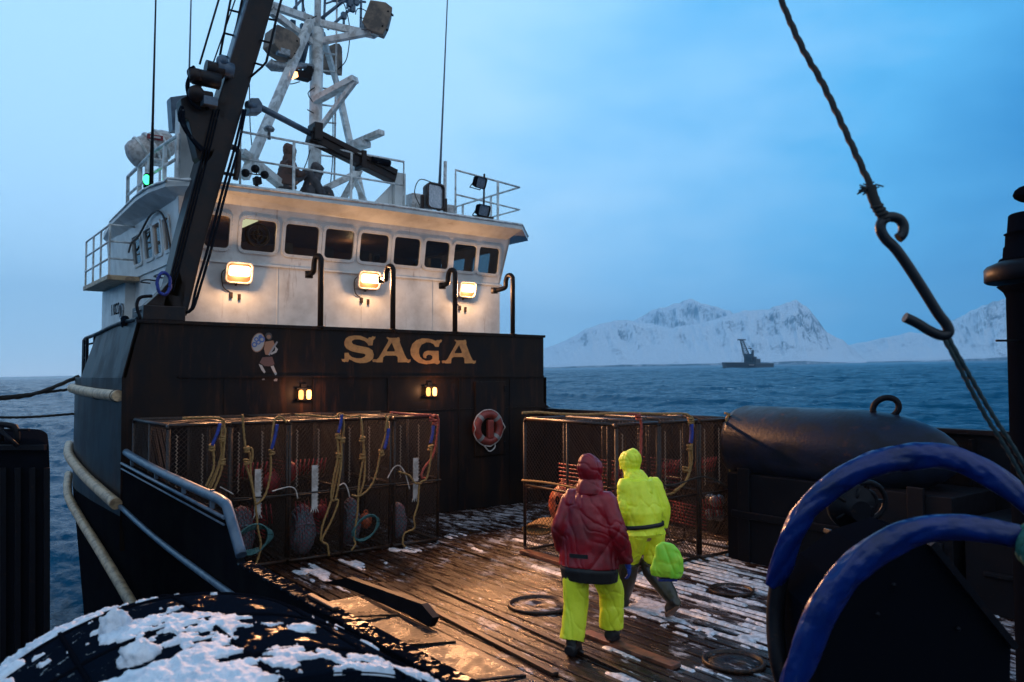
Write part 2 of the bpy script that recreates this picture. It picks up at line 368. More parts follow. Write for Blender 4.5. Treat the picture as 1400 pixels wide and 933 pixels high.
# ================================================================== SEA
def sea():
    az0 = YAW
    th = np.concatenate([np.linspace(-180, -44, 70)[:-1], np.linspace(-44, 44, 620), np.linspace(44, 180, 70)[1:]])
    rr = np.concatenate([np.linspace(.5, 8, 12)[:-1], 8 * np.exp(np.linspace(0, math.log(1500 / 8), 560)), [2500, 4500, 9000]])
    T, Rr = np.meshgrid(np.radians(th) , rr)
    ax = T + az0
    X = Rr * np.sin(ax); Y = Rr * np.cos(ax)
    wx, wy = math.cos(.5), math.sin(.5)
    u = X * wx + Y * wy; v = -X * wy + Y * wx
    H = .62 * (fbm(u / 9, v / 16, 3) - .5) * 2 + .42 * (fbm(u / 3.1, v / 5.5, 4, ridge=True) - .5) + .22 * (fbm(u / 1.1, v / 1.7, 3, ridge=True) - .5) + .09 * (fbm(u / .38 + 9, v / .55, 2, ridge=True) - .5)
    fade = np.clip((Rr - 1.5) / 10, 0, 1) * np.clip(1 - (Rr - 900) / 500, 0, 1) 
    H = H * fade * (1 + np.clip(Rr / 400, 0, 1.2))
    P = np.array(SEA0)[None, None] + X[..., None] * np.array(sea_x) + Y[..., None] * np.array(sea_y) + H[..., None] * np.array(sea_n)
    a, b = T.shape; V = P.reshape(-1, 3)
    idx = np.arange(a * b).reshape(a, b)
    Fq = np.stack([idx[:-1, :-1], idx[:-1, 1:], idx[1:, 1:], idx[1:, :-1]], -1).reshape(-1, 4)
    me = bpy.data.meshes.new('sea'); me.from_pydata(V.tolist(), [], Fq.tolist()); me.polygons.foreach_set('use_smooth', [True] * len(me.polygons)); me.update()
    m = bpy.data.materials.new('sea_water'); m.use_nodes = True; t = m.node_tree; p = t.nodes['Principled BSDF']
    p.inputs['Roughness'].default_value = .22; p.inputs['IOR'].default_value = 1.33; p.inputs['Specular Tint'].default_value = (.15, .7, 1, 1); p.inputs['Specular IOR Level'].default_value = .035
    g = N(t, 'ShaderNodeNewGeometry')
    mp = N(t, 'ShaderNodeMapping'); mp.inputs['Rotation'].default_value = (0, 0, -.5); mp.inputs['Scale'].default_value = (1, .5, 1); t.links.new(g.outputs['Position'], mp.inputs['Vector'])
    def nn(s, d): 
        n = N(t, 'ShaderNodeTexNoise'); n.inputs['Scale'].default_value = s; n.inputs['Detail'].default_value = d; t.links.new(mp.outputs[0], n.inputs['Vector']); return n
    n1 = nn(1.6, 7); n2 = nn(.12, 5)
    b1 = N(t, 'ShaderNodeBump'); b1.inputs['Distance'].default_value = .22; b1.inputs['Strength'].default_value = 1; t.links.new(n1.outputs[0], b1.inputs['Height'])
    b2 = N(t, 'ShaderNodeBump'); b2.inputs['Distance'].default_value = 2.2; b2.inputs['Strength'].default_value = 1; t.links.new(n2.outputs[0], b2.inputs['Height']); t.links.new(b1.outputs[0], b2.inputs['Normal'])
    t.links.new(b2.outputs[0], p.inputs['Normal'])
    # foam on the crests
    n3 = nn(.9, 9); n4 = nn(.07, 3)
    mul = N(t, 'ShaderNodeMath', operation='MULTIPLY'); t.links.new(n3.outputs[0], mul.inputs[0]); t.links.new(n4.outputs[0], mul.inputs[1])
    mr = N(t, 'ShaderNodeMapRange'); mr.inputs['From Min'].default_value = .425; mr.inputs['From Max'].default_value = .47; t.links.new(mul.outputs[0], mr.inputs[0])
    x = N(t, 'ShaderNodeMix', data_type='RGBA'); x.inputs['A'].default_value = (.0, .062, .125, 1); x.inputs['B'].default_value = (.4, .5, .55, 1)
    t.links.new(mr.outputs[0], x.inputs['Factor']); t.links.new(x.outputs['Result'], p.inputs['Base Color'])
    me.materials.append(m)
    o = bpy.data.objects.new('sea', me); COL.objects.link(o); o['kind'] = 'structure'
sea()

# ================================================================== MOUNTAINS
def mtn_mat():
    m = bpy.data.materials.new('snowy_rock'); m.use_nodes = True; t = m.node_tree; p = t.nodes['Principled BSDF']; p.inputs['Roughness'].default_value = .8
    g = N(t, 'ShaderNodeNewGeometry'); sp = N(t, 'ShaderNodeSeparateXYZ'); t.links.new(g.outputs['True Normal'], sp.inputs[0])
    n = N(t, 'ShaderNodeTexNoise'); n.inputs['Scale'].default_value = .011; n.inputs['Detail'].default_value = 12; n.inputs['Roughness'].default_value = .72
    mp = N(t, 'ShaderNodeMapping'); mp.inputs['Scale'].default_value = (1, 1, .55); t.links.new(g.outputs['Position'], mp.inputs['Vector']); t.links.new(mp.outputs[0], n.inputs['Vector'])
    a = N(t, 'ShaderNodeMath', operation='MULTIPLY_ADD'); a.inputs[1].default_value = .42; t.links.new(sp.outputs[2], a.inputs[0]); t.links.new(n.outputs[0], a.inputs[2])
    mr = N(t, 'ShaderNodeMapRange'); mr.inputs['From Min'].default_value = .65; mr.inputs['From Max'].default_value = .80; t.links.new(a.outputs[0], mr.inputs[0])
    x = N(t, 'ShaderNodeMix', data_type='RGBA'); x.inputs['A'].default_value = (.06, .07, .09, 1); x.inputs['B'].default_value = (.8, .82, .86, 1)
    t.links.new(mr.outputs[0], x.inputs[0]); t.links.new(x.outputs['Result'], p.inputs['Base Color']); return m
MT = mtn_mat()
def mountain(name, prof, D, seed, depth=1500):
    """prof: skyline in pixels; turned into metres at distance D"""
    n = 420; k = 90
    px = np.linspace(prof[0][0], prof[-1][0], n); py = np.interp(px, [p[0] for p in prof], [p[1] for p in prof])
    V = np.zeros((k, n, 3))
    for i in range(n):
        b = sea_pt(px[i], np.interp(px[i], [0, 1400], [515, 491]) + 8)
        dirh = (b - SEA0); dirh -= sea_n * dirh.dot(sea_n); dirh.normalize()
        r = ray(px[i], py[i]); c = r.dot(dirh); h = (CAM - SEA0).dot(sea_n) + D * r.dot(sea_n) / c
        s = np.linspace(0, 1, k)
        dist = D - depth * .45 + depth * s
        # steep front face up to the ridge at s = .45, then down behind
        e = np.where(s < .45, (s / .45) ** .85, np.clip(1 - (s - .45) / .55, 0, 1) ** 1.1)
        hh = h * (dist / D) * e
        V[:, i] = np.array(SEA0)[None] + dist[:, None] * np.array(dirh)[None] + hh[:, None] * np.array(sea_n)[None]
    U = np.linspace(0, (prof[-1][0] - prof[0][0]) / 60, n)[None].repeat(k, 0); W = np.linspace(0, depth / 500, k)[:, None].repeat(n, 1)
    rg = fbm(U * 1.9 + seed + W * .5, W * .9 + seed, 7, .6, ridge=True) - .62
    hgt = (V - np.array(SEA0)) @ np.array(sea_n)
    amp = np.clip(hgt, 0, None) * .6
    env = 1 - .8 * np.exp(-((np.linspace(0, 1, k)[:, None] - .45) / .06) ** 2)
    V = V + (rg * amp * env)[..., None] * np.array(sea_n)
    V[0] -= np.array(sea_n) * 30; V[-1] -= np.array(sea_n) * 30
    idx = np.arange(k * n).reshape(k, n); Fq = np.stack([idx[:-1, :-1], idx[:-1, 1:], idx[1:, 1:], idx[1:, :-1]], -1).reshape(-1, 4)
    me = bpy.data.meshes.new(name); me.from_pydata(V.reshape(-1, 3).tolist(), [], Fq.tolist()); me.update(); me.materials.append(MT)
    o = bpy.data.objects.new(name, me); COL.objects.link(o); o['kind'] = 'structure'
mountain('mountain', [(560, 500), (640, 480), (700, 474), (742, 478), (775, 466), (800, 452), (830, 441), (850, 438), (880, 441), (915, 449), (945, 446), (975, 440), (1000, 431), (1022, 424), (1040, 424), (1052, 424), (1062, 419), (1080, 413), (1092, 411), (1105, 420), (1118, 436), (1132, 455), (1155, 466), (1185, 494)], 4200, 3.3)
mountain('mountain', [(700, 492), (790, 470), (850, 446), (881, 431), (905, 421), (925, 415), (947, 410), (975, 417), (1010, 430), (1060, 448), (1140, 476), (1180, 495)], 5300, 5.7)
mountain('mountain', [(1090, 497), (1125, 484), (1160, 472), (1190, 466), (1220, 460), (1245, 454), (1275, 458), (1300, 440), (1330, 426), (1360, 413), (1390, 402), (1450, 385), (1560, 370)], 4800, 8.1)

# ================================================================== HAZE (cold wet air between the boat and the mountains)
hz = MB(); hz.mm((-6200, -6200, -700), (6200, 6200, 620))
hm = bpy.data.materials.new('haze'); hm.use_nodes = True; ht = hm.node_tree; ht.nodes.clear()
pv = N(ht, 'ShaderNodeVolumePrincipled'); pv.inputs['Color'].default_value = (.50, .80, 1, 1); pv.inputs['Density'].default_value = HAZE; pv.inputs['Anisotropy'].default_value = .3
ho = N(ht, 'ShaderNodeOutputMaterial'); ht.links.new(pv.outputs[0], ho.inputs['Volume'])
if HAZE > 0: struct('haze', hz, hm, kind='stuff')

# ================================================================== CRANE BARGE far off
def barge():
    c = at(1026, 503, d=760); D = 760
    t = thing('crane_barge', 'dark flat barge with a lattice crane anchored below the snowy mountains', 'barge', tuple(c))
    def q(px, py, dd=0): return at(px, py, d=D + dd)
    dm = mat('barge_hull', (.012, .016, .022), .6); gm = mat('barge_grey', (.05, .06, .07), .6)
    b = MB(); b.prism([q(992, 496), q(1033, 496), q(1033, 507), q(994, 507)], FW * 14); part('hull', b, dm, t)
    b = MB(); b.prism([q(1033.1, 497), q(1058, 497), q(1058, 505.5), q(1033.1, 506.5)], FW * 14); part('hull', b, gm, t, 'lighter stern half of the hull')
    b = MB(); b.mm(q(1017, 495.9, 3), q(1028, 484, 9)); b.mm(q(1028, 495.9, 3), q(1033, 488, 9)); part('crane_house', b, dm, t)
    b = MB(); b.mm(q(1033.4, 496.8, 3), q(1037.6, 491, 9)); part('deckhouse', b, gm, t)
    b = MB(); 
    for zz in (2, 8):
        b.bar(q(1018, 490, zz), q(1012, 465, zz), .8); b.bar(q(1026, 489, zz), q(1015.5, 465, zz), .8)
        for i in range(9):
            a = i / 9; b2 = (i + 1) / 9
            b.bar(q(1018 - 6 * a, 490 - 25 * a, zz), q(1026 - 10.5 * b2, 489 - 24 * b2, zz), .5); b.bar(q(1026 - 10.5 * a, 489 - 24 * a, zz), q(1018 - 6 * b2, 490 - 25 * b2, zz), .5)
    b.mm(q(1011.5, 463.8, 1), q(1016.2, 465.8, 9)); part('boom', b, dm, t)
    b = MB(); b.bar(q(1015, 465, 5), q(1026, 476, 5), .25); b.bar(q(1023, 476.5, 5), q(1028, 476.8, 5), .9); b.bar(q(1014.5, 466, 5), q(1014.8, 495, 5), .2); b.bar(q(1026, 476, 5), q(1028, 486, 5), .5); part('rigging', b, dm, t)
    b = MB(); b.bar(q(1029.4, 489, 5), q(1029.4, 479, 5), 1.5); b.bar(q(1028.7, 480, 5), q(1028.7, 478.5, 5), .4); b.bar(q(1030.3, 480, 5), q(1030.3, 478.5, 5), .4); part('funnel', b, gm, t)
    b = MB(); b.mm(q(1024, 498.8, -.4), q(1031, 499.7, -.2)); part('name_board', b, M['plasticwhite'], t)
barge()

# ================================================================== DECK
def deckmat():
    m = mat('wet_planks', (.026, .0085, .0045), .15, spec=.28, col2=(.006, .003, .0025), vscale=2.6, stretch=(6, .8, 1), rough2=.42, bump=.004, bscale=55, mask=(.38, .62))
    m = rusty(m, .57, 5, (5, .7, 1), (.085, .036, .022))
    # thin trodden frost left on the boards
    t = m.node_tree; p = t.nodes['Principled BSDF']; src = p.inputs['Base Color'].links[0].from_socket
    g = N(t, 'ShaderNodeNewGeometry'); sp = N(t, 'ShaderNodeSeparateXYZ'); t.links.new(g.outputs['Position'], sp.inputs[0])
    mp = N(t, 'ShaderNodeMapping'); mp.inputs['Scale'].default_value = (2.6, 1, 1); t.links.new(g.outputs['Position'], mp.inputs['Vector'])
    n = N(t, 'ShaderNodeTexNoise'); n.inputs['Scale'].default_value = 2.6; n.inputs['Detail'].default_value = 13; n.inputs['Roughness'].default_value = .74; t.links.new(mp.outputs[0], n.inputs['Vector'])
    n5 = N(t, 'ShaderNodeTexNoise'); n5.inputs['Scale'].default_value = .8; n5.inputs['Detail'].default_value = 3; t.links.new(g.outputs['Position'], n5.inputs['Vector'])
    xr = N(t, 'ShaderNodeMapRange'); xr.inputs['From Min'].default_value = 4.2; xr.inputs['From Max'].default_value = 8.2; xr.inputs['To Min'].default_value = .0; xr.inputs['To Max'].default_value = .075; t.links.new(sp.outputs[0], xr.inputs[0])
    a1 = N(t, 'ShaderNodeMath', operation='ADD'); t.links.new(n.outputs[0], a1.inputs[0]); t.links.new(xr.outputs[0], a1.inputs[1])
    a2 = N(t, 'ShaderNodeMath', operation='MULTIPLY_ADD'); a2.inputs[1].default_value = .30; t.links.new(n5.outputs[0], a2.inputs[0]); t.links.new(a1.outputs[0], a2.inputs[2])
    mr = N(t, 'ShaderNodeMapRange'); mr.inputs['From Min'].default_value = .735; mr.inputs['From Max'].default_value = .80; mr.inputs['To Max'].default_value = .8; t.links.new(a2.outputs[0], mr.inputs[0])
    x = N(t, 'ShaderNodeMix', data_type='RGBA'); x.inputs['B'].default_value = (.42, .43, .47, 1); t.links.new(src, x.inputs['A']); t.links.new(mr.outputs[0], x.inputs['Factor']); t.links.new(x.outputs['Result'], p.inputs['Base Color'])
    return m
M['deck'] = deckmat()
X0, X1, Y0, Y1 = 3.84, 10.72, -1.5, 12.96
deckroot = None
b = MB(); rnd = random.Random(5)
pw, gap = .150, .022
x = X0; GAPS = []
while x < X1:
    y = Y0 - rnd.uniform(0, 2)
    while y < Y1:
        L = rnd.uniform(2.2, 4.5); y2 = min(y + L, Y1)
        dz = rnd.uniform(-.006, .004); tl = rnd.uniform(-.004, .004)
        x2 = min(x + pw - gap, X1); c = .006
        z0 = -.045
        ys = np.linspace(max(y, Y0), y2 - .008, 6) if y2 > Y0 else []
        if len(ys):
            vs = []; 
            for yy in ys:
                w = .0025 * math.sin(yy * 3.1 + x * 9)
                vs += [(x + w, yy, z0), (x + w, yy, dz - c - tl), (x + c + w, yy, dz - tl), (x2 - c + w, yy, dz + tl), (x2 + w, yy, dz - c + tl), (x2 + w, yy, z0)]
            fs = [(6 * i + k, 6 * i + k + 1, 6 * i + k + 7, 6 * i + k + 6) for i in range(len(ys) - 1) for k in range(5)]
            fs += [(0, 1, 2, 3, 4, 5), tuple(6 * (len(ys) - 1) + k for k in (5, 4, 3, 2, 1, 0))]
            b.add(vs, fs)
        y = y2
    x += pw
struct('deck', b, M['deck'])
b = MB(); b.mm((2.75, Y0, -.12), (10.75, Y1, -.05)); struct('under_deck', b, M['black'])

def snow_sheet():
    res = .022; xs = np.arange(X0 + .2, X1 - .1, res); ys = np.arange(2.2, Y1 - .1, res)
    X, Y = np.meshgrid(xs, ys)
    n = fbm(X * 4.2, Y * 1.1, 5, .6); n2 = fbm(X * 1.1 + 7, Y * .7 + 3, 3); n3 = fbm(X * 9 + 5, Y * 5, 3, .6)
    def blob(x, y, sx, sy): return np.exp(-((X - x) / sx) ** 2 - ((Y - y) / sy) ** 2)
    def pb(px, py, sx, sy, a):
        p = at(px, py, z=0); return a * blob(p.x, p.y, sx, sy)
    den = .0 * X - .10 * (vnoise(X * 2.1 + 4, Y * .55) > .62)
    for a in SNOW: den = den + pb(*a)
    f = n * .6 + n2 * .22 + n3 * .18 + np.clip(den, -.4, .21) - .64 + .12 * (_G[(np.floor((X - X0) / pw).astype(int) * 37) & 1023] - .5)
    g = ((X - X0) % pw); ing = (g > pw - gap - .012) | (g < .010)
    f = f - ing * np.where(X > 6.9, .26, .07)
    H = np.clip(f, 0, .12) ** .8 * .085 * (.75 + .6 * vnoise(X * 24, Y * 24) + .35 * vnoise(X * 55, Y * 55))
    for (mx_, my_, mr_) in HATCHES: H = np.where((X - mx_) ** 2 + (Y - my_) ** 2 < (mr_ + .02) ** 2, 0, H)
    keep = H > .0022
    fk = keep[:-1, :-1] & keep[1:, :-1] & keep[:-1, 1:] & keep[1:, 1:]
    used = np.zeros_like(keep); used[:-1, :-1] |= fk; used[1:, :-1] |= fk; used[:-1, 1:] |= fk; used[1:, 1:] |= fk
    ids = -np.ones(X.shape, int); ids[used] = np.arange(used.sum())
    edge = used & ~(np.pad(fk, ((1, 0), (1, 0))) & np.pad(fk, ((0, 1), (0, 1))) & np.pad(fk, ((1, 0), (0, 1))) & np.pad(fk, ((0, 1), (1, 0))))
    Z = H + .002; Z = np.where(edge, -.006, Z)
    V = np.stack([X[used], Y[used], Z[used]], -1)
    ii = np.stack([ids[:-1, :-1], ids[:-1, 1:], ids[1:, 1:], ids[1:, :-1]], -1)[fk]
    me = bpy.data.meshes.new('snow_slush'); me.from_pydata(V.tolist(), [], ii.tolist()); me.polygons.foreach_set('use_smooth', [True] * len(me.polygons)); me.update(); me.materials.append(M['slush'])
    o = bpy.data.objects.new('snow_slush', me); COL.objects.link(o); o['kind'] = 'stuff'
    o['label'] = 'patchy trodden snow and slush on the wet planks'
HATCHES = []
for px, py, r in ((737, 829, .33), (1000, 809, .25), (1003, 907, .26)):
    p = at(px, py, z=0); HATCHES.append((p.x, p.y, r))
SNOW = [(640, 735, 1.5, .9, .10), (570, 757, .35, .45, .28), (700, 770, .9, 1.0, .10), (690, 815, .8, .7, .10), (1000, 765, .8, 1.6, .26), (1060, 800, 1.6, 1.2, .27), (950, 850, .9, .8, .22), (1100, 870, 1.2, 1.0, .2),
        (900, 800, .5, .8, .16), (480, 775, .8, .5, .12), (1350, 820, 1.2, 1.5, .22), (840, 920, .5, .5, .12), (620, 870, .7, 1.2, -.2), (780, 770, .5, .5, .13), (1000, 930, .6, .6, .05), (1060, 760, .6, 1.4, .12), (700, 900, .3, .5, -.1)]
snow_sheet()
for i, (hx, hy, hr) in enumerate(HATCHES):
    o = thing('deck_hatch', ['round steel hatch cover set in the planks left of the man in red', 'small round hatch cover in the snow right of the trailing boot', 'round hatch cover nearest the lower edge beside the blue hoops'][i], 'hatch', (hx, hy, 0), group='round hatch covers in the deck')
    b = MB(); b.lathe((hx, hy, .0), [(hr * 1.0, .002), (hr * 1.08, .002), (hr * 1.08, .03), (hr * 1.04, .04), (hr * .97, .035), (hr * .95, .004)], 40); part('rim', b, M['frame'], o)
    b = MB(); b.lathe((hx, hy, .0), [(hr * .93, .0), (hr * .93, .012), (hr * .8, .014), (hr * .78, .018), (hr * .3, .019), (hr * .28, .014), (.01, .014)], 40)
    for k in range(6): b.ball((hx + hr * .84 * math.cos(k), hy + hr * .84 * math.sin(k), .014), .012, 8)
    part('cover', b, M['deck'], o)
# long battens bolted down along the port side of the deck
for i, (px1, py1, px2, py2, w, h, lab) in enumerate(((520, 800, 760, 925, .07, .035, 'thin dark batten along the port deck edge, nearest the bulwark covers'), (592, 803, 905, 945, .045, .03, 'narrow rusty batten on the planks behind the heel of the man in red'), (716, 756, 790, 779, .16, .05, 'short worn orange brown board in front of the right hand pots'), (800, 868, 925, 915, .13, .04, 'reddish brown board on the deck beside the right shoe of the man in red'))):
    p1 = at(px1, py1, z=0); p2 = at(px2, py2, z=0); b = MB(); b.bar((p1.x, p1.y, h / 2 + .001), (p2.x, p2.y, h / 2 + .001), w, h)
    tag(part('deck_batten', b, M['battenred'] if i > 1 else M['frame'], bevel=.006), lab, 'batten', 'battens bolted to the deck')
# ================================================================== THE CRAB BOAT
boat = thing('fishing_boat', 'dark hulled crab fishing boat with white wheelhouse and gold name on its black wall', 'boat', (6.7, 6, 0))
PX, SX = 2.5, 10.9                    # port and starboard sides
def hull_x(l, z):
    x = PX + .12
    if l > 13: x -= .06 * min(1, (l - 13) / 2)
    if l > 16.3: x += .055 * (l - 16.3) ** 2
    if z < .5: x += .10 * (.5 - z)
    return x
def ring(l, zs): return [(hull_x(l, z), l, z) for z in zs]
def mirrored(p): return (6.72 * 2 - p[0], p[1], p[2])
# hull below deck level, both sides, with a closed bow
ls = list(np.arange(-3, 13, 1.0)) + list(np.arange(13, 24.9, .35))
zs = [-2.6, -1.8, -1.0, -.3, .15, .5]
b = MB(); vs = []; 
for l in ls: vs += ring(l, zs) + [mirrored(p) for p in ring(l, zs)][::-1]
n = len(zs) * 2
b.add(vs, [(i * n + k, i * n + k + 1, (i + 1) * n + k + 1, (i + 1) * n + k) for i in range(len(ls) - 1) for k in range(n - 1) if k != len(zs) - 1], True)
hull = part('hull', b, M['black'], boat)
# forecastle side plating
zs2 = [.5, 1.0, 1.5, 2.0, 2.57]
ls2 = list(np.arange(13.0, 24.9, .35)); b = MB(); vs = []
for l in ls2: vs += [(hull_x(l, .5) + .0 * z, l, z) for z in zs2]
for l in ls2: vs += [mirrored((hull_x(l, .5), l, z)) for z in zs2]
n = len(zs2); o_ = len(ls2) * n
b.add(vs, [(q + i * n + k, q + i * n + k + 1, q + (i + 1) * n + k + 1, q + (i + 1) * n + k) for q in (0, o_) for i in range(len(ls2) - 1) for k in range(n - 1)], True)
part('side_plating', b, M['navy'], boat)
b = MB(); vs = [(hull_x(l, .5), l, 2.57) for l in ls2] + [mirrored((hull_x(l, .5), l, 2.57)) for l in ls2]
m_ = len(ls2); b.add(vs, [(i, i + 1, m_ + i + 1, m_ + i) for i in range(m_ - 1)]); part('foredeck', b, M['dark'], boat)
# upper side plate (lighter with the sky on it)
b = MB(); tp = [(2.80, 13.0, 3.45), (2.76, 14.5, 3.42), (2.74, 16.0, 3.33)]; bt = [(2.60, 13.0, 2.572), (2.58, 14.5, 2.572), (2.56, 16.35, 2.572)]
b.add(bt + tp + [(p[0] + .04, p[1], p[2]) for p in bt + tp], [(0, 1, 4, 3), (1, 2, 5, 4), (6, 9, 10, 7), (7, 10, 11, 8), (3, 4, 10, 9), (4, 5, 11, 10), (2, 8, 11, 5), (0, 3, 9, 6)])
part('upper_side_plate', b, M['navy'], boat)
b = MB(); b.tube(smooth_path([(2.80, 13.0, 3.47), (2.76, 14.5, 3.44), (2.74, 16.0, 3.35), (2.78, 17.2, 3.33), (2.9, 18.2, 3.33)], .2), .035, 8); part('cap_rail', b, M['dark'], boat)
b = MB()
for l in (16.15, 16.9, 17.6, 18.15):
    xx = 2.74 + max(0, (l - 17)) * .12; b.bar((xx, l, 2.57), (xx, l, 3.33), .05)
for z in (2.95, 3.2): b.tube([(2.74, 16.1, z), (2.78, 17.2, z), (2.9, 18.2, z)], .018, 6)
part('bow_rail', b, M['dark'], boat)
# aft wall of the forecastle with its ledge
b = MB()
b.add([(2.78, 13, 3.45), (2.58, 13, 2.57), (2.6, 13, .0), (10.74, 13, .0), (10.74, 13, 3.45)] + [(2.83, 13.1, 3.45), (2.63, 13.1, 2.57), (2.65, 13.1, .0), (10.69, 13.1, .0), (10.69, 13.1, 3.45)],
      [(0, 1, 2, 3, 4), (9, 8, 7, 6, 5), (0, 4, 9, 5), (3, 8, 9, 4)])
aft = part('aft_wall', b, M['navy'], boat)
b = MB(); b.box((6.75, 12.975, 3.43), (8.0, .06, .05)); b.box((7.05, 12.98, 2.585), (7.35, .05, .03))
for xx in (4.1, 5.6, 7.05, 8.6, 9.85): b.box((xx, 12.992, 1.3), (.03, .02, 2.5))
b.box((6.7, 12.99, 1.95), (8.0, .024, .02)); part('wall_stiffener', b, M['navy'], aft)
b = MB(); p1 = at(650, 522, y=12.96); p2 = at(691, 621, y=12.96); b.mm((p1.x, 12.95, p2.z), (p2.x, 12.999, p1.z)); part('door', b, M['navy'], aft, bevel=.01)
b = MB(); b.box((p1.x + .1, 12.92, (p1.z + p2.z) / 2), (.03, .05, .22)); part('door_handle', b, M['dark'], aft)
for zz_ in (p1.z - .15, p2.z + .2): b = MB(); b.box((p2.x - .02, 12.935, zz_), (.06, .03, .12)); part('hinge', b, M['dark'], aft)
b = MB(); ud = [(2.86, 13.1), (2.84, 16.0), (3.0, 17.6), (3.4, 19.3)]; b.prism([(x, y, 3.39) for x, y in ud] + [(13.44 - x, y, 3.39) for x, y in ud[::-1]], (0, 0, .05)); part('upper_deck', b, M['dark'], boat)
# curved bracket at the starboard corner, down to the bulwark
b = MB(); pl = [(10.745, 13.06, 3.45)]
poly = [at(739, 525, y=13.02), at(740, 540, y=13.02), at(744, 551, y=13.02), at(751, 557, y=13.02), at(762, 559, y=13.02), at(775, 640, y=13.02), at(739, 640, y=13.02)]
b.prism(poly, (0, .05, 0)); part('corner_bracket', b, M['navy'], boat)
# lettering
def zoomp(pts, ox, oy, s, y): return [at(ox + x / s, oy + yy / s, y=y) for x, yy in pts]
S_ = [(375,72),(370,92),(352,108),(345,158),(305,158),(298,140),(270,115),(220,100),(175,100),(150,112),(147,130),(160,145),(200,158),(260,170),(310,180),(345,205),(358,245),(350,285),(320,310),(280,325),(230,328),(180,318),(145,300),(118,290),(118,305),(108,318),(90,312),(75,318),(55,308),(48,285),(60,290),(78,285),(78,228),(115,228),(125,250),(150,270),(190,280),(240,280),(272,265),(280,250),(268,238),(220,230),(150,215),(100,190),(78,160),(75,125),(90,90),(120,70),(170,62),(230,65),(270,80),(300,95),(315,78),(335,82),(345,68),(360,75)]
A_ = [(478,82),(492,78),(505,85),(580,85),(590,78),(603,85),(608,110),(605,125),(650,240),(672,282),(690,295),(710,290),(708,312),(690,325),(670,318),(588,320),(586,270),(570,255),(470,255),(448,270),(442,320),(385,320),(370,315),(350,318),(343,295),(360,290),(385,292),(405,275),(490,130),(500,105),(490,95)]
Ah = [(530,130),(560,205),(555,216),(485,216),(482,205)]
G_ = [(1012,108),(1005,125),(988,135),(978,172),(945,170),(930,145),(900,130),(860,128),(815,150),(792,190),(790,230),(800,265),(825,290),(860,305),(900,300),(918,285),(920,262),(900,248),(875,248),(858,262),(862,275),(850,282),(832,272),(828,245),(842,220),(870,208),(978,210),(980,300),(992,308),(985,328),(965,340),(940,328),(920,330),(860,338),(790,325),(740,290),(712,245),(708,200),(725,145),(765,108),(820,90),(880,92),(930,105),(950,115),(965,105),(985,108),(998,100)]
mapA = lambda P: [(1008 + (x - 343) * .891, 104 + (y - 80) * .94) for x, y in P]
for outp, hol in ((S_, []), (A_, [Ah]), (G_, []), (mapA(A_), [mapA(Ah)])):
    b = MB(); b.holed(zoomp(outp, 460, 450, 7, 12.996), [zoomp(h, 460, 450, 7, 12.996) for h in hol], (0, .003, 0)); part('letter', b, M['gold'], aft)
# painted shield bearer
def ell(cx, cy, rx, ry, rot=0, n=20):
    return [(cx + rx * math.cos(a) * math.cos(rot) - ry * math.sin(a) * math.sin(rot), cy + rx * math.cos(a) * math.sin(rot) + ry * math.sin(a) * math.cos(rot)) for a in [2 * math.pi * i / n for i in range(n)]]
ecol = dict(w=mat('emblem_white', (.42, .38, .35), .6), b=mat('emblem_blue', (.08, .14, .35), .6), t=mat('emblem_tan', (.34, .16, .09), .6), br=mat('emblem_brown', (.13, .06, .05), .6), g=mat('emblem_grey', (.28, .25, .25), .6), d=mat('emblem_dark', (.06, .05, .05), .6))
ev = []
def em(poly, c, y): ev.append((zoomp(poly, 300, 430, 7, y), c))
em(ell(370, 270, 64, 95, .25), 't', 12.996); em(ell(370, 270, 56, 86, .25), 'w', 12.994)
for cx, cy, r in ((335, 290, 26), (354, 240, 22), (374, 268, 22), (406, 240, 30), (392, 215, 20)): em(ell(cx, cy, r, r), 'b', 12.992)
for cx, cy, r in ((335, 290, 13), (354, 240, 11), (374, 268, 11), (406, 240, 15)): em(ell(cx, cy, r, r), 'w', 12.990)
em([(445, 225), (440, 195), (455, 178), (480, 175), (500, 190), (505, 215), (495, 240), (470, 245)], 'd', 12.996); em(ell(472, 215, 20, 20), 't', 12.994)
em([(440, 262), (515, 250), (530, 290), (505, 340), (470, 390), (440, 385), (426, 330)], 't', 12.996)
em([(550, 255), (560, 268), (480, 395), (466, 388), (505, 320)], 'g', 12.994); em([(530, 300), (560, 335), (545, 365), (495, 388), (490, 372), (530, 350), (535, 325)], 'w', 12.992)
em([(412, 412), (505, 405), (528, 478), (480, 498), (430, 495), (385, 462)], 'br', 12.996)
em([(375, 475), (408, 488), (442, 552), (428, 566), (400, 530)], 'w', 12.994); em([(490, 497), (518, 490), (552, 572), (536, 584), (510, 540)], 'w', 12.994)
em([(408, 618), (430, 612), (434, 628), (410, 630)], 'g', 12.994); em([(518, 628), (540, 612), (556, 618), (552, 640), (524, 640)], 'g', 12.994)
root_inv = MW[boat.name].inverted(); b = MB(); ms = list(ecol); mi = []
for P, c in ev:
    b.prism(P, (0, .0008, 0)); mi += [ms.index(c)] * (len(P) + 2)
eo = part('painted_emblem', b, [ecol[k] for k in ms], aft); eo.data.polygons.foreach_set('material_index', mi)
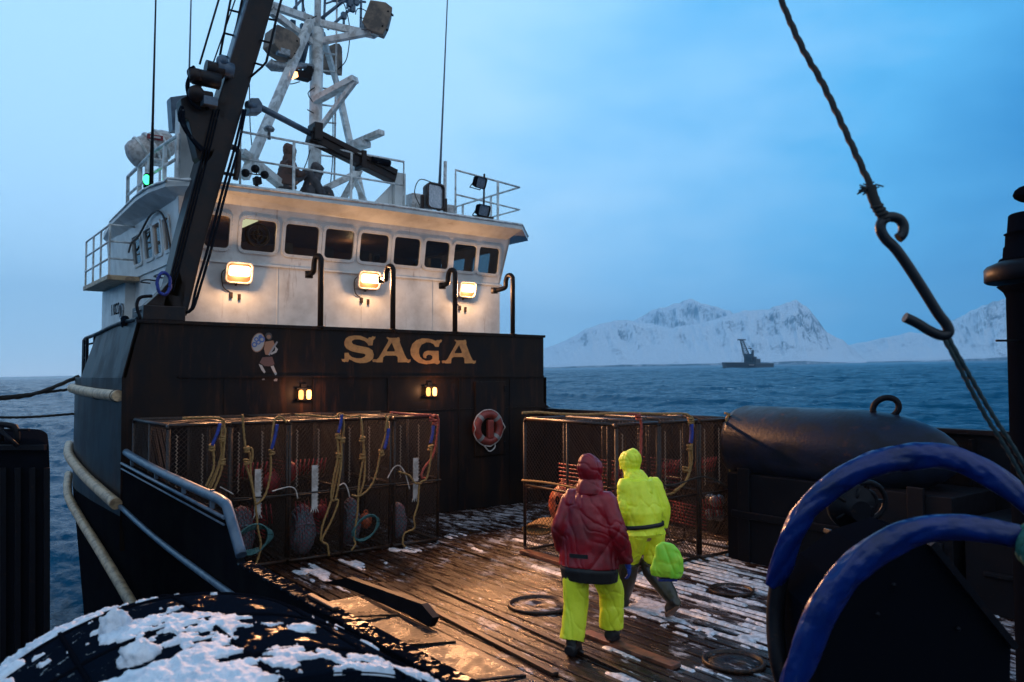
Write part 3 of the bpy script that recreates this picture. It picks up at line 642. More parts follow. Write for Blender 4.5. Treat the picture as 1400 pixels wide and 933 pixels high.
# twin bulkhead lights under the ledge
warm = (1, .46, .20)
def lamp(kind, loc, power, col=warm, size=.2, aim=None, size_y=None, parent=None, radius=.05):
    l = bpy.data.lights.new('lamp', kind); l.energy = power; l.color = col
    if kind == 'AREA': l.shape = 'RECTANGLE'; l.size = size; l.size_y = size_y or size; l.spread = R(130)
    else: l.shadow_soft_size = radius
    o = bpy.data.objects.new('lamp', l); COL.objects.link(o); o.location = loc
    if aim is not None: o.rotation_euler = (-Vector(aim)).to_track_quat('Z', 'Y').to_euler()
    if parent:
        o.parent = parent; o.matrix_parent_inverse = MW[parent.name].inverted()
    return o
for px, py in ((417, 539), (590, 535)):
    p = at(px, py, y=12.9)
    b = MB(); b.box((p.x, 12.95, p.z - .09), (.26, .1, .03)); b.box((p.x, 12.96, p.z + .09), (.26, .06, .025)); b.box((p.x, 12.97, p.z + .02), (.1, .03, .3))
    k = part('bulkhead_light', b, M['dark'], boat)
    for s in (-.07, .07):
        b = MB(); b.lathe((p.x + s, 12.9, p.z - .02), [(.02, -.07), (.035, -.06), (.042, 0), (.038, .07), (.02, .09)], 14); part('lens', b, glow('bulkhead_glow', (1, .38, .10), 5 if s > 0 else 2.2), k)
    lamp('POINT', (p.x, 12.72, p.z), 9, parent=boat)
# ---- wheelhouse
WY = 13.8
SXW = (3.6, 10.18)
b = MB(); b.mm((SXW[0], WY, 3.44), (SXW[1], 19.5, 4.54)); wh = part('wheelhouse', b, M['white'], boat)
b = MB(); b.box(((SXW[0] + SXW[1]) / 2, WY - .015, 4.55), (SXW[1] - SXW[0] + .06, .05, .035)); b.box((SXW[0] - .012, 16.6, 4.55), (.04, 5.6, .035))
for xx in (5.25, 6.9, 8.5): b.box((xx, WY - .003, 4.0), (.012, .012, 1.05))
part('trim', b, M['white'], wh)
edgesL = [3.93, 4.54, 5.32, 6.08, 6.79, 7.52, 8.22, 8.91, 9.53]; edgesR = [4.38, 5.20, 6.00, 6.70, 7.44, 8.15, 8.84, 9.51, 10.10]
zb, zt, w0, w1 = 4.57, 5.56, 4.76, 5.34
LEAN = .17
def fp(x, z, off=0): k = (z - zb) / (zt - zb); return Vector((x, WY - LEAN * k - off, z))
def win_loop(a, c, f, inset=0, r=.09, slant=0):
    P = rrect(c - a - 2 * inset, w1 - w0 - 2 * inset, r, 4, (a + c) / 2, (w0 + w1) / 2); return [f(x + slant * (z - w0), z) for x, z in P]
b = MB(); outer = [fp(3.6, zb), fp(SXW[1], zb), fp(SXW[1] + .16, zt), fp(3.5, zt)]
b.holed(outer, [win_loop(a, c, fp) for a, c in zip(edgesL, edgesR)], (0, .05, 0)); part('window_wall', b, M['white'], wh)
def side(l, z, off=0): k = (z - zb) / (zt - zb); return Vector((3.6 - .1 * k - off, l, z))
sw = [(14.3, 14.72), (14.88, 15.4), (15.5, 16.12), (16.4, 17.05)]
b = MB(); b.holed([side(13.8, zb) + Vector((0, -.001, 0)), side(19.5, zb), side(19.5, zt), side(13.8, zt) + Vector((0, -LEAN, 0))], [win_loop(a, c, side, r=.07) for a, c in sw], (.05, 0, 0)); part('window_wall', b, M['white'], wh)
b = MB(); b.holed([Vector((SXW[1], 13.8, zb)), Vector((SXW[1], 19.5, zb)), Vector((SXW[1] + .16, 19.5, zt)), Vector((SXW[1] + .16, 13.8 - LEAN, zt))], [[Vector((SXW[1] + .16 * (z - zb) / (zt - zb), yy, z)) for yy, z in rrect(.7, .55, .08, 4, c, 5.05)] for c in (14.6, 15.6, 16.6)], (-.05, 0, 0)); part('window_wall', b, M['white'], wh)
def window(a, c, f, nrm, bolts=True, r=.09, name='window'):
    b = MB(); L0 = win_loop(a, c, f, .0, r); L1 = win_loop(a, c, f, -.035, r + .03); L2 = win_loop(a, c, f, .022, r - .02)
    n = len(L0); nv = Vector(nrm)
    vs = [p + nv * .004 for p in L1] + [p + nv * .022 for p in L1] + [p + nv * .026 for p in L2] + [p - nv * .03 for p in L2]
    b.add(vs, [(k * n + i, k * n + (i + 1) % n, (k + 1) * n + (i + 1) % n, (k + 1) * n + i) for k in range(3) for i in range(n)])
    if bolts:
        pth = L1 + [L1[0]]
        for i in range(len(pth) - 1):
            q = pth[i]; d = pth[i + 1] - q; m = max(1, int(d.length / .075))
            for j in range(m): b.ball(q.lerp((L0 + [L0[0]])[i], .5) + d * (j / m) + nv * .024, .011, 6)
    w = part(name, b, M['white'], boat)
    b = MB(); P = [p - nv * .012 for p in win_loop(a, c, f, .01, r)]; b.prism(P, -nv * .008); part('pane', b, M['glass'], w)
    return w
for i, (a, c) in enumerate(zip(edgesL, edgesR)):
    w = window(a, c, fp, (0, -1, 0))
    if i == 1:
        cc = fp((a + c) / 2 - .02, 5.06, .03); b = MB(); b.torus(cc, .19, .022, (0, 1, 0), 28, 8); b.torus(cc, .09, .012, (0, 1, 0), 20, 6); b.ball(cc, .035, 10); b.bar(cc + Vector((-.19, 0, 0)), cc + Vector((.19, 0, 0)), .014); b.bar(cc + Vector((0, 0, -.19)), cc + Vector((0, 0, .19)), .014); part('clear_view_screen', b, M['dark'], w)
for a, c in sw: window(a, c, side, (-1, 0, 0), bolts=False, r=.07)
# interior seen through the panes
b = MB(); b.mm((3.75, 17.2, 4.55), (10.05, 17.25, 5.5)); b.mm((3.75, 14.0, 5.5), (10.05, 17.2, 5.53)); b.mm((3.75, 14.0, 4.545), (10.05, 17.2, 4.56)); part('cabin_lining', b, M['interior'], boat)
b = MB(); b.mm((4.2, 14.3, 4.56), (9.7, 14.75, 4.86)); part('console', b, M['interior'], boat, bevel=.02)
b = MB()
for xx, sx_ in ((5.6, .3), (6.45, .24), (7.2, .3), (8.9, .26)): b.box((xx, 14.4, 4.98), (sx_, .12, .22))
part('instrument_screen', b, mat('screen_grey', (.35, .36, .38), .4), boat, bevel=.01)
b = MB(); pc = at(512, 354, y=14.15); b.box(pc, (.2, .12, .2)); part('camera_housing', b, M['plasticwhite'], boat, bevel=.02); b = MB(); b.lathe(pc + Vector((.02, -.06, 0)), [(.06, 0), (.06, .02), (.03, .025)], 16, (0, -1, 0)); part('camera_lens', b, M['rubber'], boat)
b = MB(); pc = at(338, 304, y=14.6); b.box((pc.x, 14.7, 5.44), (.16, .9, .05)); part('ceiling_light', b, glow('cabin_tube', (1, .72, .38), 3.2), boat)
lamp('POINT', (4.8, 14.6, 5.3), 26, parent=boat); lamp('POINT', (7.6, 15.6, 5.3), 14, parent=boat)
# ---- roof with its flared overhang
def roofpoly(z, o=0): return [(3.62 - o * .3, 13.42 - o, z), (3.32 - o * .6, 13.75 - o * .6, z), (3.2 - o, 14.4, z), (3.18 - o, 15.2, z), (3.3 - o, 18.1, z), (3.5, 19.9, z), (10.9, 19.9, z), (11.3 + o, 18.0, z), (11.32 + o, 14.25, z), (10.35, 13.22 - o, z), (6.9, 13.2 - o, z)]
inner = [(3.62, 13.64, 5.52), (3.52, 13.8, 5.52), (3.52, 14.4, 5.52), (3.52, 15.2, 5.52), (3.52, 18.1, 5.52), (3.6, 19.6, 5.52), (10.2, 19.6, 5.52), (10.3, 18.0, 5.52), (10.3, 14.25, 5.52), (10.25, 13.66, 5.52), (6.9, 13.66, 5.52)]
b = MB(); A_l = roofpoly(5.70); B_l = roofpoly(5.80); n = len(A_l)
b.add([Vector(p) for p in inner] + [Vector(p) for p in A_l] + [Vector(p) for p in B_l] + [Vector(p) for p in roofpoly(5.84, -.04)],
      [(k * n + i, k * n + (i + 1) % n, (k + 1) * n + (i + 1) % n, (k + 1) * n + i) for k in range(3) for i in range(n)] + [tuple(range(3 * n, 4 * n)), tuple(range(n))[::-1]])
part('roof', b, M['white'], boat)
b = MB(); b.tube(smooth_path([Vector(p) + Vector((0, 0, -.01)) for p in (B_l[10], B_l[0], B_l[1], B_l[2], B_l[3], B_l[4])], .15), .022, 6); b.tube([B_l[10], B_l[9], B_l[8]], .022, 6); part('roof_edge', b, M['whitepipe'], boat)
RZ = 5.84
# ---- lower deckhouse with registration number, port walkway
b = MB(); b.mm((3.42, 17.1, 3.44), (3.598, 19.4, 4.44)); dh = part('lower_deckhouse', b, M['white'], boat)
b = MB(); b.mm((3.02, 16.7, 4.44), (3.598, 19.3, 4.53)); part('walkway', b, M['cream'], boat, bevel=.01)
b = MB()
for l in (16.75, 17.6, 18.4, 19.25): b.bar((3.06, l, 4.53), (3.06, l, 5.5), .035)
for z in (4.85, 5.18, 5.5): b.tube([(3.5, 16.75, z), (3.06, 16.75, z), (3.06, 19.25, z)], .02, 6)
part('walkway_rail', b, M['whitepipe'], boat)
b = MB(); pc = at(167, 426, x=3.415); b.lathe(pc, [(.16, 0), (.16, .03), (.13, .035), (.12, .01)], 22, (-1, 0, 0)); k = part('porthole', b, M['steel'], boat); b = MB(); b.lathe(pc, [(.119, .0), (.119, .012)], 22, (-1, 0, 0)); part('pane', b, M['rubber'], k)
def text_mesh(s, size, m4, ext=.002):
    cu = bpy.data.curves.new('t', 'FONT'); cu.body = s; cu.size = size; cu.extrude = ext; cu.align_x = 'CENTER'; cu.align_y = 'CENTER'
    o = bpy.data.objects.new('t', cu); COL.objects.link(o); dg = bpy.context.evaluated_depsgraph_get(); dg.update()
    me = bpy.data.meshes.new_from_object(o.evaluated_get(dg)); me.transform(m4); bpy.data.objects.remove(o); return me
pc = at(157, 424, x=3.412)
mm4 = Matrix.Translation(pc) @ Matrix(((0, 0, -1, 0), (-1, 0, 0, 0), (0, 1, 0, 0), (0, 0, 0, 1)))
me = text_mesh('11022', .34, root_inv @ mm4); me.materials.append(M['rubber']); part('number_lettering', None, None, dh, mesh=me)
b = MB()
for l in (14.35, 15.35): b.tube(smooth_path([(3.59, l, 4.32), (3.42, l + .02, 4.33), (3.42, l + .45, 4.33), (3.59, l + .47, 4.32)], .08), .014, 6)
b.tube(smooth_path([at(248, 390, y=13.9), at(240, 380, x=3.45), at(225, 300, x=3.45), at(208, 292, x=3.45), at(190, 322, x=3.45), at(180, 332, x=3.45), at(176, 345, x=3.5)], .1), .02, 8)
part('grab_rail', b, M['frame'], boat)
# ---- vent pipes standing on the wall
for (px, t0, b0, nx, ny, ly) in ((438, 350, 446, 427, 376, 3), (537, 364, 450, 520, 383, 3), (622, 369, 455, 605, 391, 3), (701, 376, 457, 675, 397, 3)):
    y = 12.99; top = at(px, t0 + 4, y=y); bo = at(px, b0, y=y); l = at(nx, ny, y=13.35 if px < 650 else 13.3)
    b = MB(); top2 = Vector((bo.x, y, top.z)); rr_ = .05
    pth = [Vector((bo.x, y, 3.4)), top2 - Vector((0, 0, .12)), top2, top2 + Vector((-.02, .05, .055)), top2 + Vector((-.04, .13, .04)), top2 + Vector((-.05, .17, -.06)), top2 + Vector((-.05, .19, -.18)), Vector((top2.x - (.05 if px < 650 else .13), 13.26, l.z + .02)), Vector((top2.x - (.06 if px < 650 else .2), 13.36, l.z))]
    b.tube([pth[0], pth[1]] + smooth_path(pth[2:], .03), rr_, 10); b.lathe(pth[-1] + Vector((0, 0, -.06)), [(.07, 0), (.07, .12)], 12)
    b.lathe((bo.x, y, 3.44), [(.09, 0), (.09, .02)], 12)
    part('vent_pipe', b, M['dark'], boat)
# ---- floodlights on the wheelhouse front
def flood(px, py, sz, y, power, yaw=0, tilt=32, target=boat, on=True):
    c = at(px, py, y=y)
    m = Matrix.Translation(c) @ Matrix.Rotation(R(yaw), 4, 'Z') @ Matrix.Rotation(R(90 + tilt), 4, "X")
    w, h = sz
    def tp(P): return [m @ Vector(p) for p in P]
    def prism_l(P, z0, z1, sc0=1, sc1=1):
        return tp([(x * sc0, y * sc0, z0) for x, y in P]), tp([(x * sc1, y * sc1, z1) for x, y in P])
    P = rrect(w, h, min(w, h) * .22, 4); n = len(P); b = MB(); rings = []
    for s_, z in ((.45, -.14), (.85, -.1), (1, -.02), (1.0, .03), (.9, .035), (.88, .012)): rings += tp([(x * s_, y_ * s_, z) for x, y_ in P])
    b.add(rings, [(k * n + i, k * n + (i + 1) % n, (k + 1) * n + (i + 1) % n, (k + 1) * n + i) for k in range(5) for i in range(n)] + [tuple(range(n))[::-1]], False)
    b.tube([tp([(w * .5, -.02, -.05)])[0], tp([(w * .5, -h * .6, -.12)])[0], tp([(-w * .5, -h * .6, -.12)])[0], tp([(-w * .5, -.02, -.05)])[0]], .012, 6)
    f = part('floodlight', b, M['plasticwhite'] if on else M['rubber'], target)
    b = MB(); b.add(tp([(x * .87, y_ * .87, .010) for x, y_ in P]), [tuple(range(n))]); part('reflector', b, M['reflector'] if on else M['lampglass'], f)
    if on: b = MB(); b.prism(tp([(x * .80, y_ * .52 + h * .08, .014) for x, y_ in P]), (m.to_3x3() @ Vector((0, 0, .008)))); part('lens', b, glow('flood_glow', (1, .52, .24), 5), f)
    if on:
        nrm = (m.to_3x3() @ Vector((0, 0, 1)))
        lamp('AREA', c + nrm * .06, power, warm, w * .8, nrm, h * .8, parent=target)
        lamp('POINT', c + nrm * .14, WALLGLOW, (1, .55, .26), radius=.06, parent=target)
    return c
for px, py, s in ((327, 373, (.46, .36)), (505, 383, (.46, .34)), (639, 396, (.40, .32))):
    c = flood(px, py, s, 13.62, FLOOD, tilt=14, yaw=0)
    b = MB(); b.bar(c + Vector((0, .06, -.1)), (c.x, 13.8, c.z - .2), .03); b.tube(smooth_path([c + Vector((-.16, .1, .08)), c + Vector((-.26, .1, -.02)), c + Vector((-.22, .14, -.25)), c + Vector((-.1, .165, -.32))], .04), .009, 6); b.box((c.x - .08, 13.785, c.z - .38), (.05, .04, .1)); b.box((c.x + .06, 13.785, c.z - .4), (.045, .04, .1)); part('lamp_bracket', b, M['frame'], boat)
# ---- roof rails
def rail(pts, z0, z1, mid, posts, r=.024, name='roof_rail'):
    b = MB(); P = [Vector(p) for p in pts]
    b.tube([Vector((P[0].x, P[0].y, z0))] + [Vector((p.x, p.y, z1)) for p in P] + [Vector((P[-1].x, P[-1].y, z0))], r, 8)
    for zz in mid: b.tube([Vector((p.x, p.y, zz)) for p in P], r * .8, 6)
    for (x, y) in posts: b.bar((x, y, z0), (x, y, z1), r * 1.7)
    return part(name, b, M['whitepipe'], boat)
pA = at(329, 200, y=13.7); pB = at(402, 200, y=13.7); pC = at(552, 240, y=13.7)
rail([(pA.x, 13.7, 0), (pC.x, 13.7, 0)], RZ - .05, 6.83, [6.36], [(pB.x, 13.7), (at(480, 240, y=13.7).x, 13.7)])
rail([(at(621, 240, y=13.75).x, 13.7, 0), (10.95, 14.1, 0), (10.95, 17.6, 0)], RZ - .05, 6.86, [6.35], [(10.95, 15.2), (10.95, 16.4), (10.2, 13.9)])
rail([(3.5, 13.7, 0), (3.42, 15.0, 0), (3.45, 17.2, 0)], RZ - .05, 6.58, [6.2], [(3.46, 14.4), (3.42, 15.3), (3.44, 16.2)], r=.035)
b = MB(); b.bar((at(606, 240, y=13.75).x + .0, 13.7, RZ), (at(607, 230, y=13.75).x, 13.7, 7.0), .05); part('rail_post', b, M['whitepipe'], boat)
flood(657, 250, (.32, .24), 13.55, 0, yaw=14, tilt=18, on=False); flood(661, 288, (.34, .24), 13.5, 0, yaw=10, tilt=16, on=False)
b = MB(); p = at(661, 299, y=13.6); b.box((p.x, 13.6, RZ + .06), (.42, .16, .1)); b.bar((p.x, 13.6, RZ), (p.x + .02, 13.6, 6.86), .03); part('lamp_base', b, M['frame'], boat)
# big searchlight
c = at(595, 269, y=13.6); P = rrect(.42, .52, .08, 4); n = len(P); b = MB()
mt = Matrix.Translation(c) @ Matrix.Rotation(R(6), 4, 'Z') @ Matrix.Rotation(R(90), 4, 'X'); rg = []
for s_, z in ((.55, -.22), (.9, -.16), (1, -.05), (1.04, .04), (.92, .05), (.9, 0)): rg += [mt @ Vector((x * s_, y_ * s_, z)) for x, y_ in P]
b.add(rg, [(k * n + i, k * n + (i + 1) % n, (k + 1) * n + (i + 1) % n, (k + 1) * n + i) for k in range(5) for i in range(n)] + [tuple(range(n))[::-1]])
b.bar(c + Vector((-.27, .05, -.36)), c + Vector((-.27, .05, .0)), .06); b.bar(c + Vector((.27, .05, -.36)), c + Vector((.27, .05, .0)), .06); b.box(c + Vector((0, .05, -.37)), (.62, .1, .05))
b.tube(smooth_path([c + Vector((0, .1, .3)), c + Vector((-.3, .1, .32)), c + Vector((-.42, .1, .05)), c + Vector((-.3, .1, -.2))], .06), .01, 6)
sl_ = part('searchlight', b, M['frame'], boat); b = MB(); b.add([mt @ Vector((x * .89, y_ * .89, .005)) for x, y_ in P], [tuple(range(n))]); part('lens', b, M['lampglass'], sl_)
b = MB()
for k in range(5): b.box(at(560 + k * 6, 281, y=14.4) + Vector((0, 0, -.08)), (.09, .3, .22))
part('roof_equipment', b, M['plasticwhite'], boat, bevel=.02)
for p_, s_ in ((at(570, 276, y=15), (.4, .3, .3)), (at(615, 287, y=14.2), (.25, .2, .18))): part('roof_box', MB().box(p_, s_), M['plasticwhite'], boat, bevel=.02)
# nav light
c = at(201, 247, x=3.3); b = MB(); b.box(c + Vector((.03, .03, 0)), (.14, .16, .24)); nl = part('navigation_light', b, M['rubber'], boat, bevel=.01)
b = MB(); b.ball(c + Vector((-.02, -.06, 0)), .075, 12, (.8, .6, 1.2)); part('lens', b, glow('green_glow', (.05, 1, .3), 2.2), nl); lamp('POINT', c + Vector((-.06, -.2, 0)), .25, (.1, 1, .35), parent=boat)
# white trunk beside the crane, dark panel behind
b = MB(); a1 = at(242, 246, y=14.0); a2 = at(264, 150, y=14.0); b.mm((a1.x, 13.9, RZ - .02), (a2.x + .04, 14.2, a2.z)); part('vent_trunk', b, M['white'], boat, bevel=.015)
b = MB(); b.prism([at(233, 133, y=14.3), at(262, 129, y=14.3), at(262, 178, y=14.3), at(236, 178, y=14.3)], (0, .25, 0)); part('stack_cover', b, M['bluesteel'], boat)
# red brown loop beside the crane, little dome antenna, anemometer
b = MB(); b.tube(smooth_path([at(322, 246, y=13.55), at(326, 215, y=13.55), at(322, 203, y=13.55), at(305, 200, y=13.55)], .06), .05, 8); b.tube([at(322, 240, y=13.55), at(300, 236, y=13.55)], .03, 8); part('pipe_loop', b, M['frame'], boat)
c = at(368, 178, y=13.7); b = MB(); b.lathe(c, [(.03, -.17), (.025, -.03), (.08, -.02), (.1, .02), (.07, .06), (.01, .08)], 16); part('dome_antenna', b, M['steel'], boat)
c = at(351, 243, y=13.75); b = MB(); b.bar((c.x, c.y, RZ - .02), c + Vector((0, 0, .02)), .05); b.bar(c, c + Vector((.02, 0, -.12)), .12)
for dx, dz in ((-.2, .0), (-.03, .1), (.14, .02)): b.ball(c + Vector((dx, 0, dz + .05)), .075, 12); b.bar(c + Vector((0, 0, .05)), c + Vector((dx, 0, dz + .05)), .018)
part('anemometer', b, M['dark'], boat)
# whip antennas
for (x1, y1, x2, y2, yy, z0_) in ((207, 240, 214, -40, 14.6, 5.84), (258, 128, 262, -30, 15.2, 5.8), (601, 252, 613, -30, 13.8, 5.84)):
    a_ = at(x1, y1, y=yy); c_ = at(x2, y2, y=yy); d_ = (c_ - a_).normalized(); b = MB()
    base = a_ - d_ * ((a_.z - z0_) / d_.z); top = c_ + d_ * 1.5
    b.tube([base, base.lerp(top, .22), base.lerp(top, .5), top], [.04, .022, .016, .008], 8); part('whip_antenna', b, M['bluesteel'] if x1 > 250 else M['dark'], boat)
# ---- mast
MY = 15.6
def mq(px, py, dy=0): return at(px, py, y=MY + dy)
b = MB(); mb0 = mq(429, 262); mtop = mq(434, 40); mb0 = Vector((mb0.x, MY, RZ - .02)); up_ = mq(435, -40)
b.tube([mb0, mtop], .135, 18); b.tube([mtop, up_], .07, 12); mast = part('mast', b, M['whitepipe'], boat)
def mpart(nm, f, m_='whitepipe'): b = MB(); f(b); return part(nm, b, M[m_], mast)
def braces(b):
    b.bar(mq(424, 30, -.2), mq(334, 243, -1.4), .14); b.bar(mq(440, 45, .1), mq(468, 140, .6), .1); b.bar(mq(464, 130, .6), mq(496, 275, .4), .12)
mpart('mast_brace', braces)
mpart('mast_brace', lambda b: (b.bar(mq(329, 208, -1.3), mq(405, 270, -.8), .2, .12), b.bar(mq(492, 235, -.6), mq(424, 268, -.3), .12), b.bar(mq(468, 275, -.3), mq(492, 232, -.6), .11), b.bar(mq(482, 240, -.3), mq(499, 276, -.5), .1)))
mpart('mast_arm', lambda b: (b.bar(mq(438, 32), mq(511, 48, -1.0), .13), b.bar(mq(438, 57), mq(508, 44, -1.0), .12), b.box(mq(510, 46, -1.0), (.2, .2, .1))))
mpart('mast_arm', lambda b: (b.bar(mq(428, 28), mq(372, 8, -.5), .13), b.bar(mq(426, 58), mq(370, 16, -.5), .12), b.bar(mq(372, 12, -.5), mq(350, -10, -.5), .1)))
mpart('radar_bracket', lambda b: (b.bar(mq(431, 138, -.1), mq(486, 108, -1.0), .2, .12), b.bar(mq(485, 112, -1.0), mq(437, 176, -.2), .09)))
mpart('radar_bracket', lambda b: (b.bar(mq(472, 202, .2), mq(522, 181, -.9), .16, .1), b.bar(mq(486, 200, -.2), mq(500, 196, -.5), .3, .12)))
def ladder(b):
    b.tube([mq(461, -20), mq(457, 250)], .022, 8)
    for py in (72, 96, 120, 143, 166, 190, 212, 235): b.tube([mq(434, py), mq(459.5, py + 3)], .02, 6)
mpart('ladder', ladder)
def tophats(b):
    for x1, y1, x2, y2 in ((414, -20, 414, 28), (405, -20, 405, 20), (445, -20, 443, 30), (494, -20, 493, 45), (475, -20, 475, 12), (484, -20, 484, 15), (470, 18, 470, 40)): b.bar(mq(x1, y1), mq(x2, y2), .04)
    b.tube([mq(440, 25), mq(482, -8)], .04, 6); b.tube([mq(448, 40), mq(480, 12)], .035, 6); b.tube([mq(395, 20), mq(412, 0)], .03, 6)
    b.tube([mq(446, 5), mq(455, 2), mq(492, 4)], .02, 6); b.tube([mq(443, -2), mq(500, 3)], .025, 6)
    for x, y in ((414, 38), (470, 22), (478, 5), (487, 3), (400, 33), (482, 12)): b.box(mq(x, y), (.1, .1, .14))
    b.tube([mq(414, 40), mq(411, 70), mq(407, 88)], .06, 8); b.tube([mq(423, 45), mq(414, 85)], .05, 6)
    b.bar(mq(425, 60, .2), mq(425, 110, .2), .05); b.bar(mq(398, 30, .3), mq(412, 100, .3), .05)
mpart('antenna_cluster', tophats, 'bluesteel')
def cables(b):
    for pts in (((461, 10), (470, 5), (478, 40), (474, 80), (462, 95)), ((433, 22), (420, 25), (413, -5)), ((430, 120), (421, 128), (428, 140)), ((429, 155), (420, 150)), ((386, 105), (395, 115), (410, 112)), ((345, 205), (342, 170), (341, 110)), ((424, 205), (418, 225), (409, 242)), ((455, 150), (455, 210), (452, 250)), ((486, 20), (489, 12), (500, 15), (500, 25), (492, 24))):
        b.tube(smooth_path([mq(x, y, -.15) for x, y in pts], .08), .011, 5)
mpart('cable', cables, 'rubber')
def hexbox(c, w, h, d, rz, ry=0, m_='brownbox'):
    m = Matrix.Translation(c) @ Matrix.Rotation(R(rz), 4, 'Z') @ Matrix.Rotation(R(ry), 4, 'Y'); b = MB()
    P = [(-w / 2, -h * .35), (-w * .2, -h / 2), (w * .45, -h / 2), (w / 2, -h * .1), (w * .42, h * .42), (w * .1, h / 2), (-w / 2, h * .4)]
    n = len(P); r1 = [m @ Vector((x, -d / 2, z)) for x, z in P]; r2 = [m @ Vector((x * .8, d / 2, z * .8)) for x, z in P]
    b.add(r1 + r2, [tuple(range(n)), tuple(range(n, 2 * n))[::-1]] + [(i, (i + 1) % n, n + (i + 1) % n, n + i) for i in range(n)])
    k = part('floodlight_box', b, M[m_], mast, bevel=.015)
    b = MB()
    for s in (-.25, .25): b.bar(m @ Vector((w * .5, -d * .2, h * s)), m @ Vector((w * .3, -d * .52, h * s)), .03)
    part('hinge', b, M['rubber'], k); return k
hexbox(mq(518, 28, -1.1), .52, .66, .4, -35, 20); hexbox(mq(384, 62, -.4), .62, .56, .45, 18, 10); hexbox(mq(453, 82, .7), .3, .7, .4, 30)
mpart('light_bracket', lambda b: b.box(mq(503, 36, -1.0), (.24, .14, .16)), 'steel'); mpart('light_bracket', lambda b: b.box(mq(387, 72, -.6), (.24, .14, .12)), 'steel')
mpart('cable_tray', lambda b: (b.tube([mq(367, 85, -.5), mq(372, 90, -.5), mq(392, 93, -.5), mq(412, 90, -.3), mq(430, 92, 0)], [.1, .11, .09, .06, .06], 10)), 'steel')
mpart('light_bracket', lambda b: (b.box(mq(412, 104, -.3), (.36, .2, .14)), b.bar(mq(412, 100, -.3), mq(430, 95), .08), b.box(mq(421, 98, -.2), (.14, .14, .2))), 'dark')
b = MB(); cpt = mq(400, 101, -.5); b.prism([cpt + Vector(p) for p in ((-.16, 0, .05), (.1, 0, .06), (.12, 0, -.03), (.02, 0, -.1), (-.06, 0, -.02))], (0, .06, 0)); part('mast_lamp_lens', b, glow('mast_lamp', (1, .42, .15), 3.5), mast)
lamp('POINT', cpt + Vector((-.1, -.15, -.1)), 14, parent=boat)
# ---- jib resting on its cradle belongs to the crane; cradle stays on the roof
b = MB(); c1 = at(544, 262, y=13.95); b.mm((c1.x - .12, 13.85, RZ - .02), (c1.x + .12, 14.05, at(544, 238, y=13.95).z)); b.prism([at(505, 284, y=13.95), at(536, 252, y=13.95), at(536, 288, y=13.95)], (0, .04, 0)); part('boom_cradle', b, M['white'], boat)
# ---- port bulwark: high forward part with a pipe rail, low aft part with its cap
HB = 8.2
b = MB()
b.add([(2.62, 13.0, .5), (2.62, HB, .5), (2.62, HB, 1.16), (2.62, 13.0, 1.3), (2.70, 13.0, .5), (2.70, HB, .5), (2.70, HB, 1.16), (2.70, 13.0, 1.3)], [(0, 1, 2, 3), (7, 6, 5, 4), (3, 2, 6, 7), (1, 5, 6, 2), (0, 3, 7, 4), (0, 4, 5, 1)])
b.add([(2.62, HB, .5), (2.62, -2, .5), (2.62, -2, .78), (2.62, HB - .35, .78), (2.62, HB, 1.16), (2.70, HB, .5), (2.70, -2, .5), (2.70, -2, .78), (2.70, HB - .35, .78), (2.70, HB, 1.16)], [(0, 1, 2, 3, 4), (9, 8, 7, 6, 5), (2, 7, 8, 3), (3, 8, 9, 4), (0, 5, 6, 1), (1, 6, 7, 2)])
part('bulwark', b, M['black'], boat, bevel=.006)
b = MB(); b.add([(2.58, -2, .782), (2.73, -2, .782), (2.73, 7.75, .782), (2.58, 7.75, .782), (2.58, -2, .81), (2.73, -2, .81), (2.73, 7.75, .81), (2.58, 7.75, .81)], [(0, 1, 2, 3), (7, 6, 5, 4), (0, 4, 5, 1), (1, 5, 6, 2), (2, 6, 7, 3), (3, 7, 4, 0)]); part('bulwark_cap', b, M['cap'], boat, bevel=.01)
b = MB(); pr = [(2.66, 13.02, 1.46), (2.66, 12.4, 1.42), (2.66, 11, 1.36), (2.66, 9.4, 1.32), (2.66, 8.45, 1.3), (2.66, 8.25, 1.22), (2.66, 7.85, .85)]
b.tube(smooth_path(pr, .12), .055, 10)
for l in (12.6, 11.2, 9.9, 8.8): b.bar((2.66, l, 1.15), (2.66, l, 1.38), .04)
part('bulwark_rail', b, M['bluesteel'], boat)
b = MB(); b.tube([(2.6, 13, 1.3), (2.6, HB, 1.17)], .02, 6); b.tube([(2.6, 13, 1.22), (2.6, HB, 1.1)], .012, 6); part('bulwark_flange', b, M['bluesteel'], boat)
b = MB(); b.tube(smooth_path([(2.575, 12.9, .68), (2.575, 11, .56), (2.575, 9, .50), (2.57, 6, .47), (2.57, -2, .45)], .4), .035, 8); part('rub_strip', b, M['bluesteel'], boat)
def half_pipe(pts, r, nm='rub_rail'): b = MB(); b.tube(smooth_path(pts, .15), r, 14); part(nm, b, M['cream'], boat)
half_pipe([(2.55, 13.05, 2.30), (2.52, 14.5, 2.31), (2.50, 16, 2.34), (2.55, 17.2, 2.36), (2.75, 18.3, 2.36)], .085)
half_pipe([(2.52, 12.9, .72), (2.50, 14, .8), (2.48, 15.4, .92), (2.50, 17, 1.1), (2.7, 18.4, 1.2)], .085)
half_pipe([(2.56, 9.5, -.95), (2.56, 11, -.72), (2.56, 12, -.52), (2.52, 14, -.15), (2.5, 15.6, .1), (2.5, 17, .36), (2.7, 18.4, .6)], .075)
b = MB(); 
for l in (13.0, 14.4): b.torus((2.53, l + .12, 2.30), .088, .006, (0, 1, 0), 16, 5)
part('rub_rail_band', b, M['frame'], boat)
